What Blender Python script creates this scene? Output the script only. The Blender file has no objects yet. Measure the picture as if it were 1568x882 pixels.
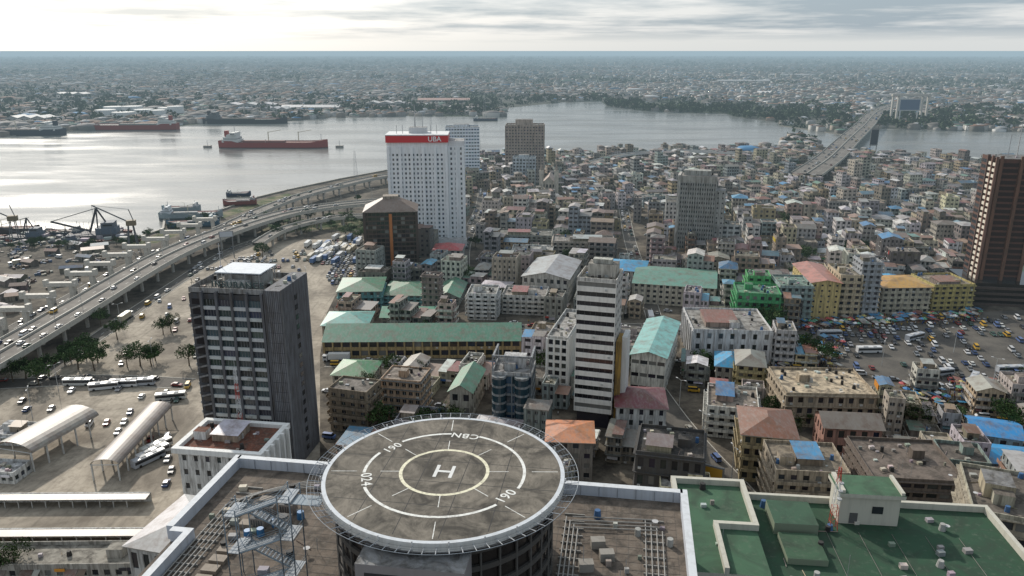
import bpy, math, random
import numpy as np
from mathutils import Vector
random.seed(11); np.random.seed(11)
U=random.uniform; R=random.random; C=random.choice
D2R=math.pi/180
# ---------------------------------------------------------------- survey helpers (metres)
H=130.0; F=1200.0; TP=364/1200.; PITCH=math.atan(TP); cp=math.cos(PITCH); sp=math.sin(PITCH)
def gy(v,z=0): return (H-z)*(1200-TP*(v-441))/(v-77)
def site(u,v,z=0):
    Y=gy(v,z); return ((u-784)/F*(Y*cp+(H-z)*sp),Y)
def hgt(Y,v): return H-Y*(v-77)/(1200-TP*(v-441))
def upix(x,y,z=0): return 784+x*F/(y*cp+(H-z)*sp)
col=bpy.context.scene.collection
# ---------------------------------------------------------------- materials
MATS={}
def hazegroup():  # haze painted into every material: bluish emission growing with distance from the origin
    g=bpy.data.node_groups.new('painted_haze','ShaderNodeTree')
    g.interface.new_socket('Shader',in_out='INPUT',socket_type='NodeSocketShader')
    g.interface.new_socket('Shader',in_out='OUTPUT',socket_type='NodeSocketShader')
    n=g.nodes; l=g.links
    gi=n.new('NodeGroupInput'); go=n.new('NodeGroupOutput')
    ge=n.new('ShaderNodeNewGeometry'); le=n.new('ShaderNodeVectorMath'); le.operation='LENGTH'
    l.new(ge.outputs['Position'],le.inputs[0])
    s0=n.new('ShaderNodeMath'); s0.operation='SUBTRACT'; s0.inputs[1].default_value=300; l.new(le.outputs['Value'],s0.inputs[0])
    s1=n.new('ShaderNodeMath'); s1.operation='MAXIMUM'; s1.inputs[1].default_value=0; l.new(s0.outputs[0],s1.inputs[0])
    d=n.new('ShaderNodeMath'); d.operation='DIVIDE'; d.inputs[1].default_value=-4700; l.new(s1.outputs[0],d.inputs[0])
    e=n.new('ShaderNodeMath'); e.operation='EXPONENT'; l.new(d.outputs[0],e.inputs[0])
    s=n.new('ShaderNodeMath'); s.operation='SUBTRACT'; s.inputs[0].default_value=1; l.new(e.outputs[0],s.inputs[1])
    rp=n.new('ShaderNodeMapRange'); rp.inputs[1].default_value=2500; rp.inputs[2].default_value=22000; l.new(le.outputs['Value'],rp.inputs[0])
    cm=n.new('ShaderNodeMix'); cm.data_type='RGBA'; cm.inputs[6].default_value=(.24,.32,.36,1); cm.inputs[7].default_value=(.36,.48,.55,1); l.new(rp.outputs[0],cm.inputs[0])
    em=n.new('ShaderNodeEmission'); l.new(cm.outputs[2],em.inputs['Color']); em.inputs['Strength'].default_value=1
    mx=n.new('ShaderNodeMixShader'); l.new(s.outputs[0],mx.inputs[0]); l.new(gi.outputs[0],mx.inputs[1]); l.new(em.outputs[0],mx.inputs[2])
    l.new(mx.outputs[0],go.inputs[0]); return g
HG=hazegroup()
class NT:
    def __init__(s,name,rough=.8,spec=.3,metal=0):
        m=bpy.data.materials.new(name); m.use_nodes=True; m.cycles.emission_sampling='NONE'
        s.m=m; s.n=m.node_tree.nodes; s.l=m.node_tree.links; s.n.clear()
        s.b=s.n.new('ShaderNodeBsdfPrincipled'); s.o=s.n.new('ShaderNodeOutputMaterial')
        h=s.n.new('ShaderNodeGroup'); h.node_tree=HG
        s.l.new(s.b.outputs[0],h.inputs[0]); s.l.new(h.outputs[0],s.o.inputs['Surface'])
        s.b.inputs['Roughness'].default_value=rough; s.b.inputs['Specular IOR Level'].default_value=spec; s.b.inputs['Metallic'].default_value=metal
        ge=s.n.new('ShaderNodeNewGeometry'); s.pos=ge.outputs['Position']
        MATS[name]=m
    def attr(s):
        a=s.n.new('ShaderNodeAttribute'); a.attribute_name='col'; return a.outputs['Color']
    def scaled(s,v):
        m=s.n.new('ShaderNodeVectorMath'); m.operation='MULTIPLY'; m.inputs[1].default_value=v; s.l.new(s.pos,m.inputs[0]); return m.outputs[0]
    def noise(s,scale,det=4,vec=None,rough=.6,dist=0):
        t=s.n.new('ShaderNodeTexNoise'); t.inputs['Scale'].default_value=scale; t.inputs['Detail'].default_value=det; t.inputs['Roughness'].default_value=rough; t.inputs['Distortion'].default_value=dist
        s.l.new(vec or s.pos,t.inputs['Vector']); return t.outputs[0]
    def ramp(s,f,a,b,lo=0,hi=1):
        t=s.n.new('ShaderNodeMapRange'); t.inputs[1].default_value=a; t.inputs[2].default_value=b; t.inputs[3].default_value=lo; t.inputs[4].default_value=hi
        s.l.new(f,t.inputs[0]); return t.outputs[0]
    def mix(s,f,a,b,mode='MIX'):
        t=s.n.new('ShaderNodeMix'); t.data_type='RGBA'; t.blend_type=mode
        for i,x in ((0,f),(6,a),(7,b)):
            if isinstance(x,(int,float)): t.inputs[i].default_value=x
            elif isinstance(x,tuple): t.inputs[i].default_value=(*x[:3],1)
            else: s.l.new(x,t.inputs[i])
        return t.outputs[2]
    def base(s,c):
        if isinstance(c,tuple): s.b.inputs['Base Color'].default_value=(*c[:3],1)
        else: s.l.new(c,s.b.inputs['Base Color'])
    def bump(s,f,st,dist=.1):
        t=s.n.new('ShaderNodeBump'); t.inputs['Strength'].default_value=st; t.inputs['Distance'].default_value=dist; s.l.new(f,t.inputs['Height']); s.l.new(t.outputs[0],s.b.inputs['Normal'])
def mk():
    t=NT('wall',.85,.25); a=t.attr()
    st=t.noise(1,4,t.scaled((1.1,1.1,.13)),rough=.7); t.base(t.mix(t.ramp(st,.4,.66,0,.72),a,(.07,.058,.046)))
    t=NT('clean',.7,.3); a=t.attr(); st=t.noise(1,3,t.scaled((1.1,1.1,.1))); t.base(t.mix(t.ramp(st,.45,.8,0,.35),a,(.2,.19,.17)))
    t=NT('metalroof',.48,.5); a=t.attr(); n1=t.noise(.24,5,rough=.7); c=t.mix(t.ramp(n1,.45,.66,0,.65),a,(.12,.07,.045))
    n2=t.noise(1.1,3,t.scaled((1,.35,1)),rough=.7); t.base(t.mix(t.ramp(n2,.45,.75,0,.5),c,(.25,.235,.22)))
    t=NT('flatroof',.9,.2); a=t.attr(); n1=t.noise(.33,5,dist=.6,rough=.68); c=t.mix(t.ramp(n1,.4,.62,0,.8),a,(.05,.044,.038))
    n2=t.noise(1.3,3); t.base(t.mix(t.ramp(n2,.5,.8,0,.4),c,(.28,.25,.21)))
    t=NT('greenroof',.85,.2); a=t.attr(); n1=t.noise(.18,6,dist=.8,rough=.65); c=t.mix(t.ramp(n1,.42,.66,0,.6),a,(.035,.045,.035)); n2=t.noise(.9,4); t.base(t.mix(t.ramp(n2,.56,.8,0,.35),c,(.16,.18,.14)))
    t=NT('glass',.12,.6); t.base(t.attr())
    t=NT('paint',.35,.5); t.base(t.attr())
    t=NT('plain',.7,.3); a=t.attr(); t.base(t.mix(t.ramp(t.noise(1.0,3),.45,.8,0,.4),a,(.09,.075,.06)))
    t=NT('far',.8,.2); t.base(t.attr())
    t=NT('foliage',.75,.2); t.base(t.attr())
    t=NT('marking',.7,.3); t.base(t.mix(t.ramp(t.noise(1.7,5,rough=.7),.46,.66,0,.55),(.74,.74,.7),(.2,.18,.16)))
    t=NT('yellowpaint',.7); t.base(t.mix(t.ramp(t.noise(1.7,5,rough=.7),.46,.66,0,.6),(.74,.7,.52),(.2,.18,.14)))
    t=NT('pad',.88,.2); n1=t.noise(.2,8,dist=1.0,rough=.68); c=t.mix(t.ramp(n1,.36,.62),(.06,.055,.047),(.22,.195,.16))
    n2=t.noise(1.6,5,t.scaled((1,.4,1)),rough=.7); c=t.mix(t.ramp(n2,.48,.72,0,.55),c,(.05,.045,.038)); t.base(c)
    t=NT('asphalt',.85,.3); n1=t.noise(.08,5); c=t.mix(t.ramp(n1,.35,.7),(.06,.056,.052),(.13,.118,.1)); n2=t.noise(1.2,3); t.base(t.mix(t.ramp(n2,.5,.75,0,.4),c,(.18,.16,.13)))
    t=NT('lot',.9,.25); n1=t.noise(.03,8,dist=.8,rough=.68); c=t.mix(t.ramp(n1,.38,.62),(.17,.145,.115),(.43,.375,.3)); n2=t.noise(.35,5,rough=.7); c=t.mix(t.ramp(n2,.48,.7,0,.6),c,(.13,.11,.085))
    n3=t.noise(.5,3,t.scaled((1,.06,1)),rough=.6); t.base(t.mix(t.ramp(n3,.52,.7,0,.4),c,(.1,.088,.07)))
    t=NT('deck',.85,.3); n1=t.noise(.1,5); t.base(t.mix(t.ramp(n1,.35,.68),(.11,.1,.09),(.21,.19,.165)))
    t=NT('grass',.9,.15); n1=t.noise(.08,6,rough=.7); t.base(t.mix(t.ramp(n1,.44,.58),(.045,.07,.02),(.18,.155,.095)))
    t=NT('ground',.95,.15)
    n1=t.noise(.06,6,rough=.75); urban=t.mix(t.ramp(n1,.4,.64),(.05,.044,.038),(.19,.165,.13))
    n2=t.noise(.0035,7,rough=.7); far=t.mix(t.ramp(n2,.44,.56),(.04,.055,.035),(.1,.098,.088))
    sx=t.n.new('ShaderNodeSeparateXYZ'); t.l.new(t.pos,sx.inputs[0])
    t.base(t.mix(t.ramp(sx.outputs[1],1150,1350),urban,far))
    t=NT('water',.14,.5); t.b.inputs['IOR'].default_value=1.36
    n=t.noise(.012,4,t.scaled((.5,1.5,1))); t.base(t.mix(t.ramp(n,.4,.6),(.13,.128,.115),(.18,.175,.155)))
    ro=t.noise(.004,4,t.scaled((1,3.5,1))); t.l.new(t.ramp(ro,.38,.62,.08,.3),t.b.inputs['Roughness'])
    w=t.noise(.35,5,t.scaled((1,1.6,1)),rough=.65); t.bump(w,.3,.45)
mk()
# ---------------------------------------------------------------- mesh builder
def jit(c,a=.12):
    k=1+U(-a,a); return tuple(min(.9,max(0,x*k*(1+U(-a,a)*.3))) for x in c[:3])
class MB:
    def __init__(s): s.v=[];s.f=[];s.m=[];s.c=[]
    def poly(s,pts,m,c):
        n=len(s.v); s.v.extend(pts); s.f.append(tuple(range(n,n+len(pts)))); s.m.append(m); s.c.append(c)
    def box(s,x0,x1,y0,y1,z0,z1,m,c,tm=None,tc=None,bot=False):
        P=s.poly
        P([(x0,y0,z0),(x1,y0,z0),(x1,y0,z1),(x0,y0,z1)],m,c); P([(x1,y0,z0),(x1,y1,z0),(x1,y1,z1),(x1,y0,z1)],m,c)
        P([(x1,y1,z0),(x0,y1,z0),(x0,y1,z1),(x1,y1,z1)],m,c); P([(x0,y1,z0),(x0,y0,z0),(x0,y0,z1),(x0,y1,z1)],m,c)
        P([(x0,y0,z1),(x1,y0,z1),(x1,y1,z1),(x0,y1,z1)],tm or m,tc or c)
        if bot: P([(x0,y1,z0),(x1,y1,z0),(x1,y0,z0),(x0,y0,z0)],m,c)
    def obox(s,cx,cy,w,d,z0,z1,a,m,c,tm=None,tc=None):
        ca,sa=math.cos(a),math.sin(a)
        q=[(cx+ca*x-sa*y,cy+sa*x+ca*y) for x,y in ((-w/2,-d/2),(w/2,-d/2),(w/2,d/2),(-w/2,d/2))]
        for i in range(4):
            p,r=q[i],q[(i+1)%4]; s.poly([(*p,z0),(*r,z0),(*r,z1),(*p,z1)],m,c)
        s.poly([(*p,z1) for p in q],tm or m,tc or c); s.poly([(*p,z0) for p in q[::-1]],m,c)
    def cyl(s,cx,cy,z0,z1,r,n,m,c,r1=None,tm=None,tc=None):
        r1=r if r1 is None else r1
        A=[(cx+r*math.cos(2*math.pi*i/n),cy+r*math.sin(2*math.pi*i/n),z0) for i in range(n)]
        B=[(cx+r1*math.cos(2*math.pi*i/n),cy+r1*math.sin(2*math.pi*i/n),z1) for i in range(n)]
        for i in range(n): j=(i+1)%n; s.poly([A[i],A[j],B[j],B[i]],m,c)
        s.poly(B,tm or m,tc or c)
    def beam(s,p,q,r,m,c,n=4,r1=None):
        p=Vector(p);q=Vector(q);d=(q-p)
        if d.length<1e-6: return
        d.normalize(); a=d.orthogonal().normalized(); b=d.cross(a); r1=r if r1 is None else r1
        A=[tuple(p+(a*math.cos(2*math.pi*(i+.5)/n)+b*math.sin(2*math.pi*(i+.5)/n))*r) for i in range(n)]
        B=[tuple(q+(a*math.cos(2*math.pi*(i+.5)/n)+b*math.sin(2*math.pi*(i+.5)/n))*r1) for i in range(n)]
        for i in range(n): j=(i+1)%n; s.poly([A[i],A[j],B[j],B[i]],m,c)
        s.poly(A[::-1],m,c); s.poly(B,m,c)
    def mesh(s,name):
        me=bpy.data.meshes.new(name); me.from_pydata(s.v,[],s.f)
        ks=sorted(set(s.m)); ix={k:i for i,k in enumerate(ks)}
        for k in ks: me.materials.append(MATS[k])
        me.polygons.foreach_set('material_index',[ix[k] for k in s.m])
        at=me.attributes.new('col','FLOAT_COLOR','FACE')
        at.data.foreach_set('color',np.array([(*c[:3],1.) for c in s.c],dtype=np.float32).ravel())
        me.update(); return me
    def obj(s,name,loc=(0,0,0),yaw=0,parent=None):
        if not s.f: return None
        o=bpy.data.objects.new(name,s.mesh(name)); o.location=loc; o.rotation_euler=(0,0,yaw); col.objects.link(o)
        if parent: o.parent=parent
        return o
def inst(name,me,loc,yaw=0,sc=1):
    o=bpy.data.objects.new(name,me); o.location=loc; o.rotation_euler=(0,0,yaw); o.scale=(sc,sc,sc) if not isinstance(sc,tuple) else sc; col.objects.link(o); return o
def empty(name,loc,yaw=0):
    o=bpy.data.objects.new(name,None); o.location=loc; o.rotation_euler=(0,0,yaw); col.objects.link(o); return o
def text(s,size,parent,loc,rot,mat,ext=0,name='lettering',off=0,sp_=1):
    cu=bpy.data.curves.new(name,'FONT'); cu.body=s; cu.size=size; cu.align_x='CENTER'; cu.align_y='CENTER'; cu.extrude=ext; cu.offset=off; cu.space_character=sp_
    cu.materials.append(mat); o=bpy.data.objects.new(name,cu); o.location=loc; o.rotation_euler=rot; o.parent=parent; col.objects.link(o); return o
def solid(name,c,rough=.6):
    t=NT(name,rough); t.base(c); return t.m
WHT=(.78,.78,.76); DK=(.03,.033,.038)
# ---------------------------------------------------------------- facades
def facade(mb,p,q,z0,z1,nf,bay=3.4,style='punch',wc=WHT,gc=DK,ww=.5,wh=.5,rec=.25,sill=.3,ac=0,det=2,wm='wall',sc=None):
    dx,dy=q[0]-p[0],q[1]-p[1]; L=math.hypot(dx,dy); ux,uy=dx/L,dy/L; nx,ny=uy,-ux; sc=sc or wc
    def P(s,z,o=0): return (p[0]+ux*s+nx*o,p[1]+uy*s+ny*o,z)
    def Q(a,b,c,d,m,k,o=0): mb.poly([P(a,c,o),P(b,c,o),P(b,d,o),P(a,d,o)],m,k)
    def fbox(a,b,c,d,o0,o1,m,k):
        Q(a,b,c,d,m,k,o1)
        mb.poly([P(a,d,o1),P(b,d,o1),P(b,d,o0),P(a,d,o0)],m,k); mb.poly([P(a,c,o0),P(b,c,o0),P(b,c,o1),P(a,c,o1)],m,k)
        mb.poly([P(a,c,o0),P(a,c,o1),P(a,d,o1),P(a,d,o0)],m,k); mb.poly([P(b,c,o1),P(b,c,o0),P(b,d,o0),P(b,d,o1)],m,k)
    if style=='blank' or nf==0: Q(0,L,z0,z1,wm,wc); return
    nb=max(1,round(L/bay)); bw=L/nb; fh=(z1-z0)/nf
    if det==1: Q(0,L,z0,z1,wm,wc)
    for i in range(nf):
        a=z0+i*fh; w0=a+fh*sill; w1=min(w0+fh*wh,a+fh*.97)
        if det>1:
            Q(0,L,a,w0,wm,wc); Q(0,L,w1,a+fh,wm,wc)
        prev=0
        for j in range(nb):
            s0=j*bw+bw*(1-ww)/2; s1=s0+bw*ww
            g=jit(gc,.5) if R()<.85 else (.16,.16,.15)
            if det==1: Q(s0,s1,w0,w1,'glass',g,.04); continue
            Q(prev,s0,w0,w1,wm,wc); prev=s1
            Q(s0,s1,w0,w1,'glass',g,-rec)
            mb.poly([P(s0,w0,-rec),P(s0,w0,0),P(s1,w0,0),P(s1,w0,-rec)][::-1],wm,wc); mb.poly([P(s0,w1,-rec),P(s1,w1,-rec),P(s1,w1,0),P(s0,w1,0)][::-1],wm,wc)
            mb.poly([P(s0,w0,-rec),P(s0,w1,-rec),P(s0,w1,0),P(s0,w0,0)][::-1],wm,wc); mb.poly([P(s1,w0,-rec),P(s1,w0,0),P(s1,w1,0),P(s1,w1,-rec)][::-1],wm,wc)
            if det>2:
                sm=(s0+s1)/2; fbox(sm-.05,sm+.05,w0,w1,-rec,-rec+.07,'plain',(.4,.4,.4))
                fbox(s0-.08,s1+.08,w0-.12,w0-.01,.004,.16,wm,wc)
            if ac and R()<ac:
                sm=U(s0,max(s0,s1-.9)); fbox(sm,sm+.9,w0-.75,w0-.15,.0,.4,'plain',(.5,.5,.48))
        if det>1: Q(prev,L,w0,w1,wm,wc)
        if style=='slab' and det>1: fbox(-.3,L+.3,a+fh-.28,a+fh-.02,.003,.7,wm,sc)
        if style=='balc' and i>0:
            fbox(.2,L-.2,a-.2,a-.02,.003,1.2,wm,sc); fbox(.2,L-.2,a+.0,a+.9,1.08,1.2,wm,sc)
    if style=='fins':
        for j in range(nb+1):
            s=min(max(j*bw,.2),L-.2); fbox(s-.17,s+.17,z0,z1,.003,.55,wm,sc)
def block(mb,x0,x1,y0,y1,z0,z1,nf,**k):
    side=k.pop('side',None); back=k.pop('back',None)
    sk=dict(k); sk.update(side or {})
    facade(mb,(x0,y0),(x1,y0),z0,z1,nf,**k); facade(mb,(x1,y0),(x1,y1),z0,z1,nf,**sk)
    kb=dict(k); kb['det']=1 if k.get('det',2)<3 else 2; facade(mb,(x1,y1),(x0,y1),z0,z1,nf,**kb); facade(mb,(x0,y1),(x0,y0),z0,z1,nf,**sk)
def clutter(mb,x0,x1,y0,y1,z,n,big=False):
    w,d=x1-x0,y1-y0
    if w<3 or d<3: return
    for i in range(n):
        x=U(x0+1.2,x1-1.2); y=U(y0+1.2,y1-1.2); k=R()
        if k<.25: mb.cyl(x,y,z+.0,z+U(1.1,1.7),U(.5,.75),10,'plain',C([(.03,.03,.03),(.05,.12,.25),(.03,.03,.03),(.35,.35,.33)]),r1=.5)
        elif k<.7: s=U(.4,1.1); mb.obox(x,y,s*1.4,s,z,z+U(.3,1.0),U(0,.3),'plain',jit((.36,.34,.31),.5))
        elif k<.82: mb.beam((x,y,z),(x,y,z+U(2,5)),.05,'plain',(.3,.3,.3),3)
        elif k<.93: a=U(0,3); L=U(1.5,4); mb.beam((x-L/2*math.cos(a),y-L/2*math.sin(a),z+.12),(x+L/2*math.cos(a),y+L/2*math.sin(a),z+.12),.09,'plain',jit((.25,.2,.16),.4))
        else:
            mb.beam((x,y,z),(x,y,z+1),.06,'plain',(.3,.3,.3),3); mb.cyl(x,y,z+.9,z+1.1,.15,8,'plain',(.5,.5,.5),r1=.55)
def flat_roof(mb,x0,x1,y0,y1,z,wc,rc,ph=.9,n=4,pent=True,t=.25,shack=0,rm='flatroof'):
    mb.poly([(x0+t,y0+t,z),(x1-t,y0+t,z),(x1-t,y1-t,z),(x0+t,y1-t,z)],rm,rc)
    mb.box(x0,x1,y0,y0+t,z,z+ph,'wall',wc); mb.box(x0,x1,y1-t,y1,z,z+ph,'wall',wc)
    mb.box(x0,x0+t,y0+t,y1-t,z,z+ph,'wall',wc); mb.box(x1-t,x1,y0+t,y1-t,z,z+ph,'wall',wc)
    if pent and x1-x0>9 and y1-y0>8:
        px=U(x0+1,x1-5.5); py=U(y0+2,y1-5); mb.box(px,px+U(3,4.2),py,py+U(2.8,4),z,z+2.6,'wall',wc,'flatroof',rc)
    if R()<shack and x1-x0>6:
        xa=U(x0+.6,x0+(x1-x0)*.4); xb=xa+(x1-x0)*U(.3,.55); ya=U(y0+.6,y0+(y1-y0)*.4); yb=ya+(y1-y0)*U(.3,.55)
        mb.box(xa,xb,ya,yb,z+.01,z+2.2,'wall',jit((.3,.25,.2),.3)); mb.poly([(xa-.4,ya-.4,z+2.3),(xb+.4,ya-.4,z+2.3),(xb+.4,yb+.4,z+2.9),(xa-.4,yb+.4,z+2.9)],'metalroof',jit(C(ROOFS),.3))
    clutter(mb,x0,x1,y0,y1,z,n)
def hip_roof(mb,x0,x1,y0,y1,z,rise,ov,rc,m='metalroof'):
    x0-=ov;x1+=ov;y0-=ov;y1+=ov; w,d=x1-x0,y1-y0
    if w>=d: i=d/2*.98; a=(x0+i,(y0+y1)/2,z+rise); b=(x1-i,(y0+y1)/2,z+rise)
    else: i=w/2*.98; a=((x0+x1)/2,y0+i,z+rise); b=((x0+x1)/2,y1-i,z+rise)
    A,B,Cc,Dd=(x0,y0,z),(x1,y0,z),(x1,y1,z),(x0,y1,z)
    if w>=d: fs=[[A,B,b,a],[B,Cc,b],[Cc,Dd,a,b],[Dd,A,a]]
    else: fs=[[A,B,a],[B,Cc,b,a],[Cc,Dd,b],[Dd,A,a,b]]
    for f in fs: mb.poly(f,m,jit(rc,.12))
    mb.poly([Dd,Cc,B,A],'plain',(.2,.2,.2))
    for f in ((A,B),(B,Cc),(Cc,Dd),(Dd,A)): mb.poly([(f[0][0],f[0][1],z-.25),(f[1][0],f[1][1],z-.25),f[1],f[0]],'plain',(.3,.28,.25))
def gable_roof(mb,x0,x1,y0,y1,z,rise,ov,rc,wc,m='metalroof'):
    if x1-x0>=y1-y0:
        ym=(y0+y1)/2
        mb.poly([(x0-ov,y0-ov,z-.1),(x1+ov,y0-ov,z-.1),(x1+ov,ym,z+rise),(x0-ov,ym,z+rise)],m,rc); mb.poly([(x1+ov,y1+ov,z-.1),(x0-ov,y1+ov,z-.1),(x0-ov,ym,z+rise),(x1+ov,ym,z+rise)],m,jit(rc,.1))
        mb.poly([(x0,y1,z),(x0,y0,z),(x0,ym,z+rise-.1)],'wall',wc); mb.poly([(x1,y0,z),(x1,y1,z),(x1,ym,z+rise-.1)],'wall',wc)
    else:
        xm=(x0+x1)/2
        mb.poly([(x0-ov,y1+ov,z-.1),(x0-ov,y0-ov,z-.1),(xm,y0-ov,z+rise),(xm,y1+ov,z+rise)],m,rc); mb.poly([(x1+ov,y0-ov,z-.1),(x1+ov,y1+ov,z-.1),(xm,y1+ov,z+rise),(xm,y0-ov,z+rise)],m,jit(rc,.1))
        mb.poly([(x0,y0,z),(x1,y0,z),(xm,y0,z+rise-.1)],'wall',wc); mb.poly([(x1,y1,z),(x0,y1,z),(xm,y1,z+rise-.1)],'wall',wc)
WALLS=[(.5,.46,.38),(.4,.36,.3),(.58,.56,.52),(.34,.32,.29),(.46,.39,.28),(.52,.48,.41),(.28,.25,.22),(.62,.61,.59),(.44,.43,.42),(.35,.29,.22),(.46,.36,.24),(.3,.34,.34),(.45,.36,.33),(.23,.21,.185),(.54,.49,.36),(.4,.4,.39),(.62,.61,.59)]
ROOFS=[(.12,.11,.1)]*8+[(.2,.185,.17)]*6+[(.33,.32,.31)]*6+[(.2,.095,.06)]*4+[(.13,.08,.06)]*7+[(.26,.17,.12)]*3+[(.52,.52,.51)]*5+[(.04,.17,.33),(.04,.22,.42),(.06,.27,.42),(.07,.17,.15),(.08,.17,.12),(.24,.06,.05),(.17,.055,.06),(.1,.2,.25),(.06,.14,.22)]
FROOF=[(.2,.175,.15),(.14,.125,.11),(.27,.245,.21),(.34,.31,.26),(.17,.15,.13)]
SIGN=[(.5,.05,.04),(.6,.45,.05),(.05,.15,.4),(.65,.65,.63),(.05,.3,.12),(.55,.25,.04),(.03,.03,.04),(.6,.6,.6)]
def generic(w,d,nf,det,roof=None,wc=None,rc=None,fh=3.1,style=None):
    mb=MB(); wc=wc or jit(C(WALLS),.25); z=nf*fh+.3; style=style or C(['punch','punch','balc','slab','balc','fins'])
    if det<2: style='punch'
    k=dict(bay=U(2.4,3.8),style=style,wc=wc,ww=U(.35,.72),wh=U(.36,.56),det=det,ac=.15 if det>1 else 0)
    if style in('balc','slab'): k['sc']=jit(C([wc,wc,(.58,.56,.51),(.26,.15,.11),(.2,.2,.19)]),.1)
    x0,x1,y0,y1=-w/2,w/2,-d/2,d/2
    roof=roof or C(['hip','gable','flat','shed','flat','flat'] if det>1 else ['hip','gable','gable','shed','flat','flat'])
    if w>9 and R()<.45 and nf>1:   # lower annexe
        xs=x0+w*U(.35,.7); n2=max(1,nf-C([1,1,2])); z2=n2*fh+.3
        block(mb,x0,xs,y0,y1,0,z,nf,**k); block(mb,xs+.004,x1,y0+U(.2,1.5),y1-U(.3,2),0,z2,n2,**k)
        mb.poly([(xs,y0,z2),(x1+.3,y0,z2),(x1+.3,y1,z2+.5),(xs,y1,z2+.5)],'metalroof',jit(C(ROOFS),.2)); x1=xs
    else: block(mb,x0,x1,y0,y1,0,z,nf,**k)
    if det>1:
        s=x0+.3
        while s<x1-2:
            l=U(1.6,3.6)
            if R()<.5: mb.box(s,min(s+l,x1),y0-.45,y0-.3,2.5,3.3,'paint',jit(C(SIGN),.2),bot=True)
            elif R()<.5: mb.poly([(s,y0-1.6,2.1),(s+l,y0-1.6,2.1),(s+l,y0-.01,2.9),(s,y0-.01,2.9)],'metalroof',jit(C(ROOFS),.3))
            s+=l+.2
        if R()<.25: mb.box(x0-.35,x0-.2,U(y0,0),U(.5,y1),z-2.8,z-.6,'paint',jit(C(SIGN),.2),bot=True)
    if roof=='hip': hip_roof(mb,x0,x1,y0,y1,z,min(w,d)*U(.12,.22),.6,rc or jit(C(ROOFS),.25))
    elif roof=='gable': gable_roof(mb,x0,x1,y0,y1,z,min(x1-x0,d)*U(.1,.2),.5,rc or jit(C(ROOFS),.25),wc)
    elif roof=='shed':
        xm=U(x0+.3*(x1-x0),x1-.3*(x1-x0)); za,zb=U(.2,.9),U(.2,.9)
        mb.poly([(x0-.4,y0-.4,z+.05),(xm,y0-.4,z+.05),(xm,y1+.4,z+za),(x0-.4,y1+.4,z+za)],'metalroof',rc or jit(C(ROOFS),.3)); mb.poly([(xm+.02,y0-.3,z+zb+.3),(x1+.4,y0-.3,z+zb+.3),(x1+.4,y1+.4,z+.1),(xm+.02,y1+.4,z+.1)],'metalroof',rc or jit(C(ROOFS),.3))
        mb.box(xm+.1,x1,y0,y0+.15,z,z+zb+.25,'wall',wc)
    else: flat_roof(mb,x0,x1,y0,y1,z,wc,rc or jit(C(FROOF),.2),ph=U(.5,1.1),n=int(U(5,11)) if det>1 else 2,pent=R()<.5,shack=.5)
    if roof!='flat' and R()<.3 and det>1: mb.cyl(x1+.2,y0-1.4,0,z*.8,.08,6,'plain',(.3,.3,.3)); mb.cyl(x1+.2,y0-1.4,z*.8,z*.8+1.6,.7,10,'plain',(.03,.03,.03))
    return mb
# ---------------------------------------------------------------- exclusions
EX=[]
def inpoly(x,y,P):
    c=False; n=len(P); j=n-1
    for i in range(n):
        xi,yi=P[i];xj,yj=P[j]
        if (yi>y)!=(yj>y) and x<(xj-xi)*(y-yi)/(yj-yi)+xi: c=not c
        j=i
    return c
def exrect(x,y,w,d,a,m=1.2):
    ca,sa=math.cos(a),math.sin(a); w=w/2+m; d=d/2+m
    EX.append([(x+ca*p-sa*q,y+sa*p+ca*q) for p,q in ((-w,-d),(w,-d),(w,d),(-w,d))])
def corridor(path,w):
    for (a,b) in zip(path[:-1],path[1:]):
        dx,dy=b[0]-a[0],b[1]-a[1]; L=math.hypot(dx,dy); nx,ny=-dy/L*w/2,dx/L*w/2
        EX.append([(a[0]+nx,a[1]+ny),(b[0]+nx,b[1]+ny),(b[0]-nx,b[1]-ny),(a[0]-nx,a[1]-ny)])
def blocked(pts):
    return any(inpoly(x,y,P) for P in EX for x,y in pts)
# ---------------------------------------------------------------- terrain and water
S=160000
mb=MB(); mb.poly([(-S,-2000,0),(S,-2000,0),(S,S,0),(-S,S,0)],'ground',(0,0,0)); mb.obj('ground')
WPX=[(-400,440),(-60,392),(0,378),(70,362),(165,372),(190,372),(250,352),(252,338),(340,322),(395,303),(440,292),(520,275),(590,262),(690,250),(745,244),(840,238),(930,236),(1000,232),(1100,229),(1195,226),(1206,212),(1245,213),(1262,240),(1310,240),(1400,243),(1500,250),(1568,255),(1800,262),
(1800,206),(1568,203),(1440,200),(1350,197),(1300,203),(1292,207),(1195,193),(1190,187),(1130,180),(1110,174),(1050,173),(985,170),(930,163),(920,155),(860,157),(780,165),(770,179),(620,178),(500,181),(440,186),(310,190),(270,194),(130,200),(0,210),(-400,225)]
WAT=[site(u,v) for u,v in WPX]
mb=MB(); mb.poly([(x,y,.15) for x,y in WAT],'water',(0,0,0)); mb.obj('lagoon_water')
EX.append(WAT)
mb=MB()
for a,b in zip(WAT,WAT[1:]+WAT[:1]):
    L=math.hypot(b[0]-a[0],b[1]-a[1])
    if a[1]>1300 and b[1]>1300: continue
    mb.obox((a[0]+b[0])/2,(a[1]+b[1])/2,L+1,1.6,0,1.3,math.atan2(b[1]-a[1],b[0]-a[0]),'plain',(.28,.26,.22))
mb.obj('quay_wall')
def area(P): return sum(P[i-1][0]*P[i][1]-P[i][0]*P[i-1][1] for i in range(len(P)))
def sheet(name,px,mat,z):
    P=[site(u,v) for u,v in px]; m=MB(); m.poly([(x,y,z) for x,y in (P if area(P)>0 else P[::-1])],mat,(0,0,0)); m.obj(name); return P
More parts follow.
